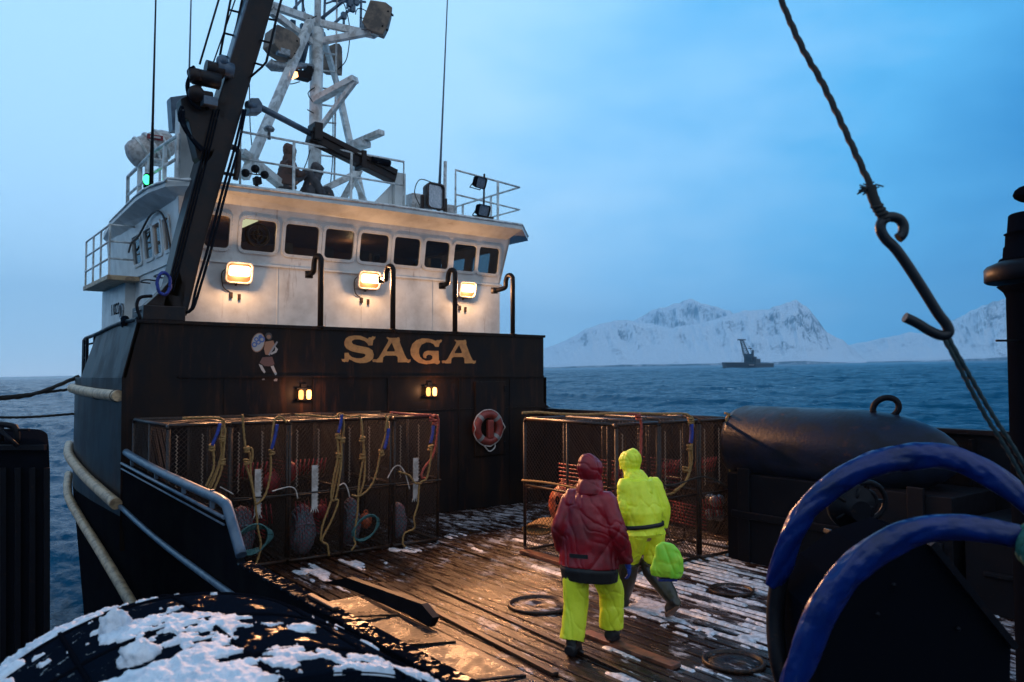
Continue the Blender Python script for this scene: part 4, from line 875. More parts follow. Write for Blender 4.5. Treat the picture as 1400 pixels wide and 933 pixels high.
# inboard covers along the port side
M['wetcover'] = mat('wet_grey_cover', (.014, .012, .012), .2, spec=.12, col2=(.02, .016, .014), vscale=6, rough2=.45, bump=.004, bscale=45)
b = MB(); ys = np.linspace(7.45, .2, 30); xs_ = np.linspace(2.76, 3.74, 8); vs = []
for i, y in enumerate(ys):
    for j, x in enumerate(xs_):
        k = (y % .95) / .95; vs.append((x, y, .50 - .085 * math.sin(math.pi * k) * math.sin(math.pi * j / 7) - .14 * (j / 7)))
b.add(vs, [(i * 8 + j, i * 8 + j + 1, (i + 1) * 8 + j + 1, (i + 1) * 8 + j) for i in range(29) for j in range(7)], True)
for k in range(1, 8): b.bar((2.76, k * .95, .508), (3.74, k * .95, .368), .028, .016)
part('side_cover', b, M['wetcover'], boat)
b = MB(); b.mm((3.74, .0, -.05), (3.80, 7.5, .35)); b.mm((2.76, 7.45, -.05), (3.80, 7.5, .36)); part('side_cover_frame', b, M['frame'], boat, bevel=.008)
b = MB(); pb = [at(441, 797, x=3.81), at(474, 790, x=3.81), at(576, 826, x=3.81), at(592, 845, x=3.81), at(586, 858, x=3.81), at(560, 842, x=3.81), at(470, 803, x=3.81)]; b.prism(pb, (.07, 0, 0)); part('guard_plate', b, M['dark'], boat)
b = MB(); b.bar((2.66, 6.2, .825), (2.66, 5.7, .825), .05, .03); part('cap_fitting', b, M['frame'], boat, bevel=.01)
# starboard bulwark
b = MB(); b.mm((10.76, -2, -.1), (10.86, 13.0, 1.86)); b.box((10.8, 5.5, 1.89), (.22, 15, .06))
for l in range(-1, 13): b.box((10.70, l + .5, .9), (.12, .04, 1.8))
part('bulwark', b, M['dark'], boat)
# ================================================================== DECK CRANE
crane = thing('deck_crane', 'dark crane on the port corner of the wall, its jib folded over the roof', 'crane', (3.2, 13.3, 3.45))
def cq(px, py, y=13.15): return at(px, py, y=y)
b = MB(); p1 = cq(189, 440, 13.0); p2 = cq(254, 420, 13.0)
b.mm((2.86, 13.0, 3.455), (p2.x, 13.75, 3.68)); part('pedestal', b, M['crane'], crane, bevel=.015)
def beam(pts, w, nm, depth=.42, m_='crane', yoff=0):
    """box beam following pts (px,py,half width px) with real depth"""
    b = MB(); L = []; Rr = []
    for i, (x, y, hw) in enumerate(pts):
        a = pts[max(i - 1, 0)]; c = pts[min(i + 1, len(pts) - 1)]; dx, dy = c[0] - a[0], c[1] - a[1]; n = math.hypot(dx, dy); nx, ny = -dy / n, dx / n
        L.append(cq(x + nx * hw, y + ny * hw, 13.15 + yoff)); Rr.append(cq(x - nx * hw, y - ny * hw, 13.15 + yoff))
    n = len(pts); vs = L + Rr + [p + Vector((0, depth, 0)) for p in L] + [p + Vector((0, depth, 0)) for p in Rr]
    fs = []
    for i in range(n - 1):
        fs += [(i, i + 1, n + i + 1, n + i), (2 * n + i, 3 * n + i, 3 * n + i + 1, 2 * n + i + 1), (i, 2 * n + i, 2 * n + i + 1, i + 1), (n + i, n + i + 1, 3 * n + i + 1, 3 * n + i)]
    fs += [(0, n, 3 * n, 2 * n), (n - 1, 3 * n - 1, 4 * n - 1, 2 * n - 1)]
    b.add(vs, fs); return b
part('boom', beam([(238, 428, 18), (249, 385, 18), (262, 330, 18), (279, 268, 18.5), (296, 208, 18.5), (325, 110, 17.5), (345, 45, 17), (362, -15, 16.5), (392, -120, 16)], 0, 'boom'), M['crane'], crane, bevel=.02)
part('boom_extension', beam([(318, 100, 9), (331, 55, 9), (349, -10, 9), (375, -110, 9)], 0, 'e', .3, yoff=.03), M['bluesteel'], crane, bevel=.01)
b = MB(); b.prism([cq(189, 426), cq(205, 412), cq(222, 396), cq(243, 370), cq(256, 380), cq(250, 428)], (0, .36, 0)); part('boom_foot', b, M['crane'], crane, bevel=.01)
b = MB(); b.prism([cq(247, 135), cq(262, 128), cq(312, 140), cq(300, 190), cq(290, 215), cq(280, 228), cq(270, 215), cq(258, 165), cq(250, 160)], (0, .3, 0)); part('slewing_bracket', b, M['crane'], crane, bevel=.012)
b = MB(); b.tube([cq(264, 104, 13.0), cq(300, 112, 13.0)], .13, 14); b.tube([cq(266, 96, 12.95), cq(268, 112, 12.95)], .1, 14); b.tube([cq(281, 92, 13.05), cq(305, 99, 13.05)], .12, 14)
part('winch', b, M['crane'], crane)
b = MB(); b.ball(cq(268, 128, 13.0), .13, 14); b.tube([cq(266, 128, 13.0), cq(290, 132, 13.0)], .07, 10); part('winch_motor', b, M['crane'], crane)
b = MB(); b.tube([cq(296, 92, 13.05), cq(318, 98, 13.05)], .13, 12); b.ball(cq(304, 84, 13.0), .1, 10); part('hydraulic_motor', b, M['bluesteel'], crane); part('valve_block', MB().box(cq(286, 140, 12.98), (.22, .2, .14)), M['bluesteel'], crane, bevel=.01)
b = MB()
for pts in (((250, 150), (252, 170), (262, 190), (276, 207)), ((249, 146), (246, 160), (256, 182), (278, 205)), ((262, 100), (256, 118), (262, 140), (275, 150)), ((268, 135), (274, 112), (270, 100)), ((262, 110), (258, 98), (266, 92)), ((272, 120), (280, 138), (284, 150))):
    b.tube(smooth_path([cq(x, y, 13.05) for x, y in pts], .04), .032, 8)
for o in (0, 5):
    b.tube(smooth_path([cq(333 + o * .5, 150, 13.1), cq(320 + o, 205, 13.05), cq(304 + o, 262, 13.05), cq(284 + o, 340, 13.05), cq(268 + o, 395, 13.1), cq(262 + o * .4, 422, 13.1), cq(254, 428, 13.15)], .1), .022, 8)
for o in (0, 4, 8): b.tube(smooth_path([cq(300 - o, 150, 13.13), cq(283 - o, 220, 13.11), cq(262 - o, 300, 13.11), cq(247 - o, 360, 13.11), cq(236 - o, 400, 13.12)], .15), .012, 6)
part('hydraulic_hose', b, M['rubber'], crane)
b = MB()
for i, (y0, y1) in enumerate(((12.95, 13.0),)):
    pass
b.tube([cq(320, -25, 13.4), cq(300, 80, 13.4)], .02, 6); b.tube([cq(336, -25, 13.4), cq(314, 82, 13.4)], .02, 6)
for y in (-8, 14, 46, 76): b.tube([cq(317 - y * .19, y, 13.4), cq(333 - y * .2, y + 4, 13.4)], .018, 6)
b.tube([cq(302, -10, 13.4), cq(273, 88, 13.4)], .018, 6); b.tube([cq(325, -10, 13.4), cq(292, 85, 13.4)], .012, 6)
b.tube([cq(391, -25, 13.1), cq(378, 25, 13.1), cq(364, 85, 13.1), cq(358, 92, 13.1), cq(343, 105, 13.1)], .022, 6)
for x1, y1, x2, y2 in ((366, 26, 377, 28), (355, 55, 370, 59), (347, 86, 360, 90)): b.tube([cq(x1, y1, 13.1), cq(x2, y2, 13.1)], .018, 6)
part('guard_rail', b, M['dark'], crane)
k1 = cq(337, 143, 13.3); k2 = cq(349, 146, 13.35); part('jib_pin', MB().tube([k1, k2], .06, 10), M['bluesteel'], crane); b = MB(); b.prism([cq(343, 134, 13.3), cq(354, 134, 13.3), cq(359, 142, 13.3), cq(358, 154, 13.3), cq(342, 154, 13.3), cq(341, 140, 13.3)], (0, .25, 0)); part('jib_knuckle', b, M['bluesteel'], crane, bevel=.01)
b = MB(); b.tube([cq(356, 147, 13.45), cq(427, 184, 13.75)], .055, 12); part('jib_ram', b, M['bluesteel'], crane)
j1 = cq(423, 184, 13.75); j2 = cq(538, 242, 13.9); b = MB(); b.bar(j1, j2, .24, .26); b.bar(j1 + Vector((0, -.1, .07)), j2 + Vector((0, -.1, .05)), .1, .1); b.bar(cq(423, 189, 13.72), cq(500, 224, 13.8), .1, .18); b.box(cq(431, 182, 13.75), (.16, .34, .32)); b.box(cq(493, 220, 13.82), (.1, .34, .34))
part('jib', b, M['crane'], crane, bevel=.012)
b = MB(); b.tube([cq(508, 218, 13.7), cq(533, 224, 13.7)], .06, 10); part('jib_tip', b, M['rubber'], crane)
b = MB(); b.tube(smooth_path([cq(192, 436, 12.97), cq(187, 418, 12.97), cq(192, 407, 12.97), cq(208, 405, 12.97)], .03), .025, 8); part('hose_loop', b, M['dark'], crane)
b = MB(); cc = [cq(224 + 9 * math.cos(a), 388 + 15 * math.sin(a), 13.02) for a in np.linspace(0, 2 * math.pi, 20)[:-1]]
b.rope(cc + [cc[0]], .024); tag(part('coiled_rope', b, M['sleeve']), 'blue rope coil hung on the foot of the crane boom', 'rope')
b = MB(); p = at(171, 440, x=2.76)
for k in range(6): b.ball(p + Vector((.02 * k, .1 * k, .04 * math.sin(k * 2))), .07, 8)
tag(part('shackle_pile', b, M['rubber']), 'small black tangle of line on the port wall edge below the round porthole', 'line')
# liferaft canister
c = at(207, 203, y=16.2); t = thing('liferaft_canister', 'white liferaft canister with a red label on the port side of the roof', 'liferaft', tuple(c - Vector((0, 0, .45))))
ax = (RT * .75 + UP * .5 + FW * .55).normalized()
b = MB(); b.lathe(c - ax * .46, [(.1, 0), (.21, .04), (.26, .13), (.28, .3), (.28, .42)], 24, ax); b.lathe(c, [(.28, 0), (.28, .16), (.26, .31), (.2, .41), (.1, .45)], 24, ax); part('shell', b, M['plasticwhite'], t)
b = MB(); b.lathe(c - ax * .03, [(.28, 0), (.315, .005), (.315, .05), (.28, .055)], 24, ax)
for s in (-.22, .22): b.torus(c + ax * s, .285, .014, ax, 24, 6)
part('band', b, M['whitepipe'], t)
b = MB(); lp = at(212, 188, y=15.9); b.box(lp, (.28, .02, .09), Euler((0, R(3), R(-14)))); part('label', b, M['redplastic'], t); b = MB(); b.box(lp + Vector((0, -.02, 0)), (.18, .02, .035), Euler((0, R(3), R(-14)))); part('label', b, M['plasticwhite'], t, 'white strip on the red label')
b = MB(); 
for s in (-.2, .2):
    q = c + ax * s; b.torus(q, .29, .018, ax, 24, 6)
for dx, dy in ((-.12, -.15), (.22, -.15), (-.12, .25), (.22, .25)): b.bar((c.x + dx, c.y + dy, RZ), (c.x + dx, c.y + dy, c.z - .22), .04)
b.box((c.x + .05, c.y + .05, c.z - .24), (.42, .5, .04)); part('cradle', b, M['whitepipe'], t)
# lifebuoy on the wall door
c = at(667, 585, y=12.88); t = thing('lifebuoy', 'red lifebuoy with white bands hanging on the dark wall between the pot rows', 'lifebuoy', tuple(c))
b = MB(); b.torus(c, .27, .085, (0, 1, 0), 36, 14); part('ring', b, M['redplastic2'], t)
b = MB()
for a in (45, 135, 225, 315):
    u = Vector((math.cos(R(a)), 0, math.sin(R(a)))); tv = Vector((-u.z, 0, u.x)); b.tube([c + u * .27 - tv * .035, c + u * .27 + tv * .035], .089, 16, caps=False)
part('reflective_band', b, M['band'], t)
b = MB(); b.tube(smooth_path([c + Vector((.36 * math.cos(R(a)), -.02 if a % 90 else -.09, .36 * math.sin(R(a)))) for a in range(0, 361, 15)], .03), .01, 6); b.tube(smooth_path([c + Vector((-.12, -.05, -.35)), c + Vector((0, -.06, -.46)), c + Vector((.14, -.05, -.38)), c + Vector((.1, -.05, -.25))], .02), .012, 6); part('grab_line', b, M['plasticwhite'], t)
b = MB(); b.box(c + Vector((.03, -.03, -.03)), (.15, .1, .38)); part('rescue_light', b, M['redplastic2'], t, bevel=.03)

# ================================================================== CRAB POTS
def pot_mesh():
    """pot standing on its edge: local x across the stack, y along 1.94, z up"""
    W, D, H = .78, 1.92, 1.96
    fr = MB(); r = .024
    for x in (0, W):
        for z in (0.03, H): fr.tube([(x, 0.05, z), (x, D - .05, z)], r, 8)
        for y in (0, D):
            fr.tube([(x, y, .08), (x, y, H - .05)], r, 8)
            sg = .05 if y == 0 else -.05
            fr.tube([(x, y, H - .05), (x, y + sg * .3, H - .015), (x, y + sg, H)], r, 8); fr.tube([(x, y, .08), (x, y + sg * .3, .045), (x, y + sg, .03)], r, 8)
        fr.tube([(x, D / 2, .03), (x, D / 2, H)], r * .8, 6); fr.tube([(x, 0, H / 2), (x, D, H / 2)], r * .8, 6)
    for y in (0, D):
        for z in (.03, H, H * .47): fr.tube([(0, y, z), (W, y, z)], r if z != H * .47 else r * .6, 8)
    for z in (.03, H): fr.tube([(0, D / 2, z), (W, D / 2, z)], r * .8, 6)
    net = MB(); st = .068; q = .0034
    def netface(o, u, v, Lu, Lv):
        o, u, v = Vector(o), Vector(u), Vector(v)
        for sgn in (1, -1):
            k = -Lv if sgn > 0 else 0
            hi = Lu if sgn > 0 else Lu + Lv
            c = k
            while c < hi:
                # line u = c + sgn * v
                v0 = max(0, -c) if sgn > 0 else max(0, c - Lu); v1 = min(Lv, Lu - c) if sgn > 0 else min(Lv, c)
                if v1 - v0 > .01:
                    a = o + u * (c + sgn * v0) + v * v0; b_ = o + u * (c + sgn * v1) + v * v1
                    m = (a + b_) / 2 + u.cross(v) * random.uniform(-.012, .012)
                    net.tube([a, m, b_], q, 3, caps=False)
                c += st * 1.3 if False else st
    netface((0, 0, .03), (1, 0, 0), (0, 0, 1), W, H - .03); netface((0, 0, .03), (0, 1, 0), (0, 0, 1), D, H - .03)
    netface((0, 0, H), (1, 0, 0), (0, 1, 0), W, D); netface((W, 0, .03), (0, 1, 0), (0, 0, 1), D, H - .03)
    lace = MB()
    for x in (.1, .42):
        pts = []; z = H - .12
        while z > H * .52: pts += [(x + .012 * (-1) ** int(z * 40), -.012, z)]; z -= .025
        lace.tube(pts, .006, 4)
    tun = MB()
    for k in range(9): tun.tube([(.14, .5, .9 + k * .055), (.14, 1.3, .9 + k * .055)], .011, 5)
    for k in range(7): tun.tube([(.62, .4, .3 + k * .05), (.62, 1.2, .34 + k * .05)], .011, 5)
    for k in range(16):
        x = .16 + (k % 8) * .065; tun.tube([(x, .18 + .01 * k, 1.18 + (k // 8) * .03), (x + .02, .2, 1.4)], .008, 4)
        tun.tube([(x, .1, .55 + (k // 8) * .02), (x - .02, .12, .82)], .008, 4)
    return fr.mesh('frame'), net.mesh('netting'), lace.mesh('lacing'), tun.mesh('tunnel_slats')
FRM, NET, LAC, TUN = pot_mesh()
FRM.materials.append(M['frame']); NET.materials.append(M['net']); LAC.materials.append(M['lacing']); TUN.materials.append(M['redplastic'])
stripm = MB(); stripm.box((.36, -.025, 1.02), (.085, .02, .62)); 
for k in range(4): stripm.tube([(.32 + k * .027, -.03, .71), (.30 + k * .04, -.03, .66)], .008, 4)
for k in range(12): stripm.box((.408, -.03, .76 + k * .05), (.012, .02, .012))
STR = stripm.mesh('escape_strip'); STR.materials.append(M['plasticwhite'])
def pot(x, y, rz, label, strip=True, tun=True, flip=False):
    t = thing('crab_pot', label, 'crab pot', (x, y, .0), rz, 'crab pots standing on edge in two rows')
    part('frame', None, None, t, mesh=FRM); part('netting', None, None, t, mesh=NET); part('lacing', None, None, t, mesh=LAC)
    if tun: part('tunnel_slats', None, None, t, mesh=TUN)
    if strip: part('escape_strip', None, None, t, mesh=STR)
    return t
lefts = [(2.70, 'crab pot at the port end of the left row behind the bulwark rail', False), (3.50, 'second crab pot of the left row, with the blue sleeved rope bunch at its corner', True), (4.31, 'third crab pot of the left row, between the two coils of speckled rope', True), (5.12, 'fourth crab pot of the left row, under the knotted double yellow rope', False), (5.96, 'last crab pot of the left row, with the red and yellow rope over its corner', True)]
for i, (x, l, s) in enumerate(lefts): pot(x, 10.78 + (i % 2) * .02, 0, l, s, i in (1, 2))
rights = [(7.37, 'netted crab pot beside the man in red, its long side facing the port rail', False), (8.21, 'middle crab pot of the right hand row, behind the man in yellow', False), (9.02, 'crab pot at the starboard end of the right hand row, beside the big tank', False)]
for i, (x, l, s) in enumerate(rights): pot(x, 7.44 + (i % 2) * .02, 0, l, s, True)

# ---- ropes, coils and floats on the pots
def hang(pts, y, r=.014, m_='rope', label='', grp='ropes hanging on the crab pots', cat='rope', sleeve=None, extra=(), bulges=(), x=None):
    f = (lambda p: at(p[0], p[1], x=x)) if x is not None else (lambda p: at(p[0], p[1], y=y))
    t = thing('pot_rope', label, cat, tuple(f(pts[0])), group=grp)
    b = MB(); 
    for k, pl in enumerate([pts] + list(extra)):
        P = [f(p) + Vector((random.uniform(-.008, .008), -.012 * k + random.uniform(-.012, .012), 0)) for p in pl]; b.rope(P, r)
    for px, py in bulges:
        q = f((px, py))
        for k in range(3): b.torus(q + Vector((random.uniform(-.012, .012), -.01, (k - 1) * .028)), .03, .014, (random.uniform(-.4, .4), random.uniform(-.4, .4), 1), 12, 6)
    part('strand', b, M[m_], t)
    if sleeve:
        b = MB()
        for a, c in sleeve: b.tube(smooth_path([f(a) + Vector((0, -.03, 0)), (f(a) + f(c)) / 2 + Vector((.008, -.035, 0)), f(c) + Vector((0, -.03, 0))], .03), .034, 10, flat=.6)
        part('sleeve', b, M['sleeve'], t)
    return t
YL = 10.72
hang([(250, 572), (286, 571), (302, 573), (307, 580), (305, 597), (304, 618), (296, 645), (284, 668)], YL, label='yellow rope bunch with a blue sleeve, farthest left on the crab pots', sleeve=[((300, 579), (289, 609))], extra=[[(303, 575), (302, 600), (303, 626), (293, 655), (286, 672)], [(307, 585), (304, 630), (300, 650), (290, 674)], [(291, 612), (290, 640), (281, 665)]], bulges=[(290, 612), (304, 600), (303, 632)])
hang([(331, 567), (333, 590), (336, 612), (341, 622), (343, 650), (349, 690), (352, 722), (356, 748), (348, 776)], YL, label='long thin yellow rope trailing from the pot tops down to the deck', extra=[[(336, 612), (344, 614), (343, 632), (336, 634), (343, 660), (350, 690)]], bulges=[(337, 615), (336, 632)])
hang([(388, 574), (384, 570), (378, 572), (374, 583), (371, 618), (370, 650), (362, 678), (351, 690)], YL, label='yellow rope with a faded blue sleeve curving down to the thin rope beside it', sleeve=[((378, 580), (370, 614))], extra=[[(391, 578), (386, 571), (380, 574)]], bulges=[(371, 618)])
hang([(404, 567), (425, 568), (455, 571), (464, 566), (470, 580), (468, 605), (463, 635), (458, 665), (453, 684), (441, 720), (439, 740)], YL, label='thick looped yellow rope with a bright blue sleeve, middle of the left row', sleeve=[((466, 567), (461, 592))], extra=[[(460, 593), (461, 620), (454, 660), (452, 683), (462, 685), (452, 712), (440, 738), (447, 745), (450, 760)], [(466, 600), (466, 630), (461, 665), (458, 684)]], bulges=[(461, 597), (463, 623), (468, 602)])
hang([(466, 566), (478, 570), (493, 571), (495, 595), (497, 622), (492, 655), (490, 676), (489, 700), (484, 735), (486, 744), (480, 753)], YL, label='double knotted yellow rope right of the bright blue sleeve', extra=[[(495, 600), (499, 625), (498, 655), (492, 676)]], bulges=[(495, 600), (495, 625)])
hang([(526, 568), (530, 576), (529, 590), (521, 617), (514, 648), (505, 667), (491, 678), (480, 677)], YL, label='yellow rope with a dark blue sleeve swinging left to the double knotted rope', sleeve=[((530, 586), (524, 614))], extra=[[(532, 568), (528, 578), (527, 590)]], bulges=[(521, 619)])
hang([(534, 564), (560, 567), (592, 568), (599, 572), (598, 590), (592, 622), (580, 640), (576, 652), (582, 654)], YL, .016, 'ropered', 'red rope over the top right corner of the left row', bulges=[(590, 572), (594, 578)])
hang([(590, 610), (588, 635), (583, 655), (574, 662), (572, 690), (566, 708), (567, 722), (553, 730), (551, 744), (554, 748)], YL - .03, label='yellow rope ending in a curl on the deck under the red rope', sleeve=[((591, 582), (587, 606))], extra=[[(545, 645), (558, 650), (566, 660), (575, 661)]], bulges=[(588, 612)])
for i, (pts, l) in enumerate(((((301, 666), (312, 672), (319, 676)), 'white tie on the second pot seam behind the bulwark rail'), (((372, 672), (395, 666), (404, 670), (407, 682)), 'white cord end tied at mid height left of the speckled coil'), (((463, 665), (470, 661), (475, 668), (478, 680)), 'white cord end tied at mid height right of the bright blue sleeve'), (((530, 654), (538, 640), (546, 637), (554, 648), (560, 669)), 'white cord bent in an arch beside the right hand white strip'))):
    b = MB(); b.tube(smooth_path([at(x, y, y=YL - .02) for x, y in pts], .03), .009, 6); tag(part('white_cord', b, M['plasticwhite']), l, 'cord', 'white cord ends on the left row of pots')
b = MB(); p1 = at(310, 681, y=YL + .03); p2 = at(601, 655, y=YL + .03); b.tube(smooth_path([at(x, y, y=YL + .02) for x, y in ((318, 682), (370, 679), (430, 673), (500, 665), (560, 660), (603, 656))], .1), .011, 6); tag(part('lashing_line', b, M['ropedark']), 'dark line stretched across the left row of pots at mid height', 'line')
def coil(cx, cy, w, h, label, m_='ropepink', y=11.0, turns=11):
    c = at(cx, cy, y=y); d = (c - CAM).length; sw_, sh = w * d / F / 2, h * d / F / 2
    b = MB()
    for k in range(turns):
        a = (k / (turns - 1) - .5) * 2; rr = math.sqrt(max(.1, 1 - (a * .75) ** 2))
        P = [c + Vector((a * sw_ * .9 + .012 * math.sin(t_ * 3 + k), math.cos(t_) * sh * .5 * rr, math.sin(t_) * sh * rr)) for t_ in np.linspace(0, 2 * math.pi, 22)]
        b.rope(P, .017, .03)
    b.rope([c + Vector((-sw_, -.3 * sh, sh * .2)), c + Vector((0, -.56 * sh, sh * .32)), c + Vector((sw_ * .9, -.4 * sh, sh * .2))], .016)
    return tag(part('rope_coil', b, M[m_]), label, 'rope coil', 'rope coils stowed inside the pots')
coil(329, 727, 27, 62, 'speckled pink rope coil inside the pot nearest the bulwark rail end'); coil(413, 724, 26, 62, 'speckled pink rope coil below the left long white strip'); coil(479, 712, 18, 58, 'narrow speckled rope coil below the double knotted rope'); coil(543, 712, 18, 46, 'small speckled rope coil lowest right in the left row')
for i, (cx, cy, rx, ry, l, m_) in enumerate(((345, 738, 22, 20, 'dark teal rope hoop beside the leftmost speckled coil', 'ropeteal'), (500, 722, 16, 16, 'teal rope loop lying open below the double knotted rope', 'ropeteal'))):
    b = MB()
    for k in range(4 if i == 0 else 2): b.rope([at(cx + (rx + 2 * k) * math.cos(a), cy + (ry - 2 * k) * math.sin(a) - rx * .5 * math.cos(a) * (1 if i else .6), y=10.72 + .02 * k) for a in np.linspace(0, 2 * math.pi, 16)], .013, .03)
    tag(part('rope_loop', b, M[m_]), l, 'rope')
for i, (cx, cy, r, l) in enumerate(((372, 660, .13, 'dark red float behind the netting of the second left hand pot'), (396, 645, .12, 'red float at the seam above the middle speckled coil'), (500, 712, .10, 'dull orange float behind the teal rope loop'), (440, 700, .1, 'red float low behind the thick looped rope'))):
    c = at(cx, cy, y=11.25); b = MB(); b.ball(c, r, 18, (1, 1, 1.25)); b.torus(c + Vector((0, 0, r * 1.3)), .03, .012, (0, 1, 0), 12, 6); tag(part('float', b, M['redplastic'] if i != 2 else M['buoy']), l, 'float')
# right hand row
YR = 7.38; XR = 7.31
hang([(714, 565), (735, 564), (762, 566), (800, 567), (850, 565), (900, 566), (934, 566), (943, 570), (943, 582)], YR, .015, label='yellow rope lying along the top of the right hand pots down to a blue sleeve', sleeve=[((943, 580), (942, 606))], extra=[[(938, 567), (946, 574), (946, 600), (944, 612), (944, 632), (938, 655), (928, 668), (918, 675), (908, 676)], [(941, 610), (940, 640), (934, 660), (920, 672)]], bulges=[(942, 612), (943, 575), (936, 642)])
hang([(991, 565), (996, 568), (997, 582), (996, 616), (997, 640), (1000, 675), (1005, 705), (1006, 730), (1002, 742), (994, 744), (1000, 738)], YR, .016, label='yellow rope with a long blue sleeve at the starboard end of the pots', sleeve=[((995, 582), (996, 614))], extra=[[(996, 566), (992, 574), (994, 584)]], bulges=[(996, 616), (999, 741)])
hang([(858, 566), (870, 567), (876, 575), (877, 600), (875, 630), (872, 645)], YR, .016, 'ropered', 'faded red rope hanging from the top corner behind the man in yellow', bulges=[(872, 570)])
hang([(714, 657), (740, 659), (775, 665), (820, 676), (846, 682)], 0, .015, label='tan rope strung across the long side of the pot beside the man in red', x=XR)
hang([(1042, 637), (1043, 665), (1048, 700), (1049, 728), (1041, 735)], 7.6, .014, label='thin tan rope hanging alone on the tank right of the pots', bulges=[(1040, 734)])
hang([(906, 664), (909, 700), (914, 728), (920, 745)], YR - .02, .013, 'frameRope', 'brown rope hanging behind the right shoulder of the man in yellow')
b = MB(); b.tube(smooth_path([at(x, y, y=7.35) for x, y in ((893, 662), (912, 664), (930, 661), (960, 652), (985, 660), (1000, 672))], .08), .012, 6); tag(part('lashing_line', b, M['ropedark']), 'dark line across the two starboard pots of the right row', 'line')
c = at(772, 690, x=7.75); t = thing('pot_buoy', 'orange buoy with dark marks inside the pot behind the man in red', 'buoy', tuple(c)); b = MB(); b.ball(c, .24, 24, (1, 1, 1.25)); b.lathe(c + Vector((0, 0, .27)), [(.07, 0), (.05, .09), (.01, .1)], 12); part('shell', b, M['buoy'], t)
b = MB(); q = at(763, 690, x=7.52)
for dz in (.06, -.08): b.torus(q + Vector((-.01, -.0, dz)), .05, .013, (1, -.3, 0), 14, 6, sx=1, sy=1)
part('painted_mark', b, M['rubber'], t)
b = MB()
for k in range(9): b.rope([at(735 + 2 * k + 20 * math.cos(a), 724 + 7 * math.sin(a) - k, x=7.55 + .02 * k) for a in np.linspace(0, 2 * math.pi, 14)], .018, .04)
tag(part('rope_coil', b, M['rope']), 'yellow rope heap in the bottom of the pot behind the man in red', 'rope coil')
c = at(976, 695, y=7.9); b = MB()
for k in range(5): b.ball(c + Vector((random.uniform(-.12, .12), random.uniform(-.1, .1), random.uniform(-.14, .14))), .09, 10)
tag(part('bait_bag', b, M['steel']), 'pale mesh bait bag low inside the starboard end pot', 'bag')
# ================================================================== TANK AND MACHINERY ON THE STARBOARD SIDE
t = thing('deck_tank', 'big dark horizontal tank with lifting ring along the starboard side', 'tank', (9.95, 5.7, 0))
b = MB(); prof = [(.02, -.1), (.35, -.06), (.5, .03), (.54, .14), (.54, 1.8)] + [(.54 * math.cos(a), 1.8 + 1.35 * math.sin(a)) for a in np.linspace(.1, 1.5, 9)]
b.lathe((9.95, 7.45, 1.62), prof, 40, (0, -1, 0)); part('shell', b, M['tank'], t)
b = MB(); p = at(1211, 556, x=9.95); b.torus((p.x, p.y, p.z - .02), .125, .04, (.98, .53, 0), 24, 10, 1, 1.25); b.box((p.x, p.y, p.z - .14), (.26, .12, .05)); part('lifting_ring', b, M['dark'], t)
b = MB(); b.mm((9.45, 4.2, -.02), (10.6, 7.3, 1.22)); b.mm((9.41, 6.9, 0), (9.45, 7.1, 1.3)); b.mm((9.41, 4.5, 0), (9.45, 4.7, 1.3)); b.mm((9.40, 4.3, .6), (9.44, 7.2, .7)); part('cradle', b, M['dark'], t, bevel=.012)
b = MB(); b.mm((9.5, 2.0, -.02), (10.7, 4.1, 1.0)); b.mm((9.46, 2.2, .4), (9.5, 3.9, .46)); b.tube([(9.45, 2.4, .98), (9.45, 3.9, .98)], .04, 8)
tag(part('deck_locker', b, M['dark'], bevel=.015), 'low dark steel locker aft of the big tank on the starboard side', 'locker')

# ================================================================== NEAR MACHINERY WITH BLUE HOOPS
def nz1(x, y): return float(vnoise(np.array([x + 40.]), np.array([y + 40.]))[0])
def hoop(name, pts, d, rpx, label, seed, tail, tailr):
    t = thing(name, label, 'hoop guard', tuple(at(*pts[0], d=d[0])), group='blue covered hoop guards')
    P = []; 
    for i, p in enumerate(pts): P.append(at(p[0], p[1], d=np.interp(i, [0, len(pts) - 1], d)))
    S = smooth_path(P, .012); rn = random.Random(seed); b = MB()
    n = 28; vs = []; prev = None; Lg = 0
    for i, p in enumerate(S):
        tt = (S[min(i + 1, len(S) - 1)] - S[max(i - 1, 0)]).normalized(); a = FW - tt * FW.dot(tt); a.normalize(); c = tt.cross(a); Lg = i * .012
        for k in range(n):
            th = 2 * math.pi * k / n
            w = 1 + .28 * (nz1(Lg * 5.5 + .8 * math.sin(th), th * .9 + seed) - .5) * (.75 - .6 * math.sin(th)) + .07 * (nz1(Lg * 17 + 9, th * 1.6 + seed) - .5) - .2 * (1 - abs(2 * nz1(Lg * 8 + 3 * math.sin(th + seed), th * .6 + 20) - 1)) ** 4
            rr = np.interp(i / len(S), [0, .15, .6, 1], rpx) * (p - CAM).dot(FW) / F * w
            vs.append(p + a * (math.cos(th) * rr * .75) + c * (math.sin(th) * rr))
    b.add(vs, [(i * n + k, i * n + (k + 1) % n, (i + 1) * n + (k + 1) % n, (i + 1) * n + k) for i in range(len(S) - 1) for k in range(n)], True)
    b.f.append(tuple(range(len(b.v) - n, len(b.v)))); b.s.append(False); b.f.append(tuple(range(n))); b.s.append(False)
    part('tarp_wrap', b, M['tarp'], t)
    b = MB(); b.tube(smooth_path([at(x, y, d=dd) for x, y, dd in tail], .05), tailr, 12); part('pipe', b, M['dark'], t)
    for f_ in ():
        i = int(f_ * len(S)); tt = (S[i + 1] - S[i]).normalized(); rr = np.interp(f_, [0, .15, .6, 1], rpx) * (S[i] - CAM).dot(FW) / F; b = MB(); b.torus(S[i], rr * .98, .005, tt, 22, 5); part('cord', b, M['ropedark'], t)
    return t
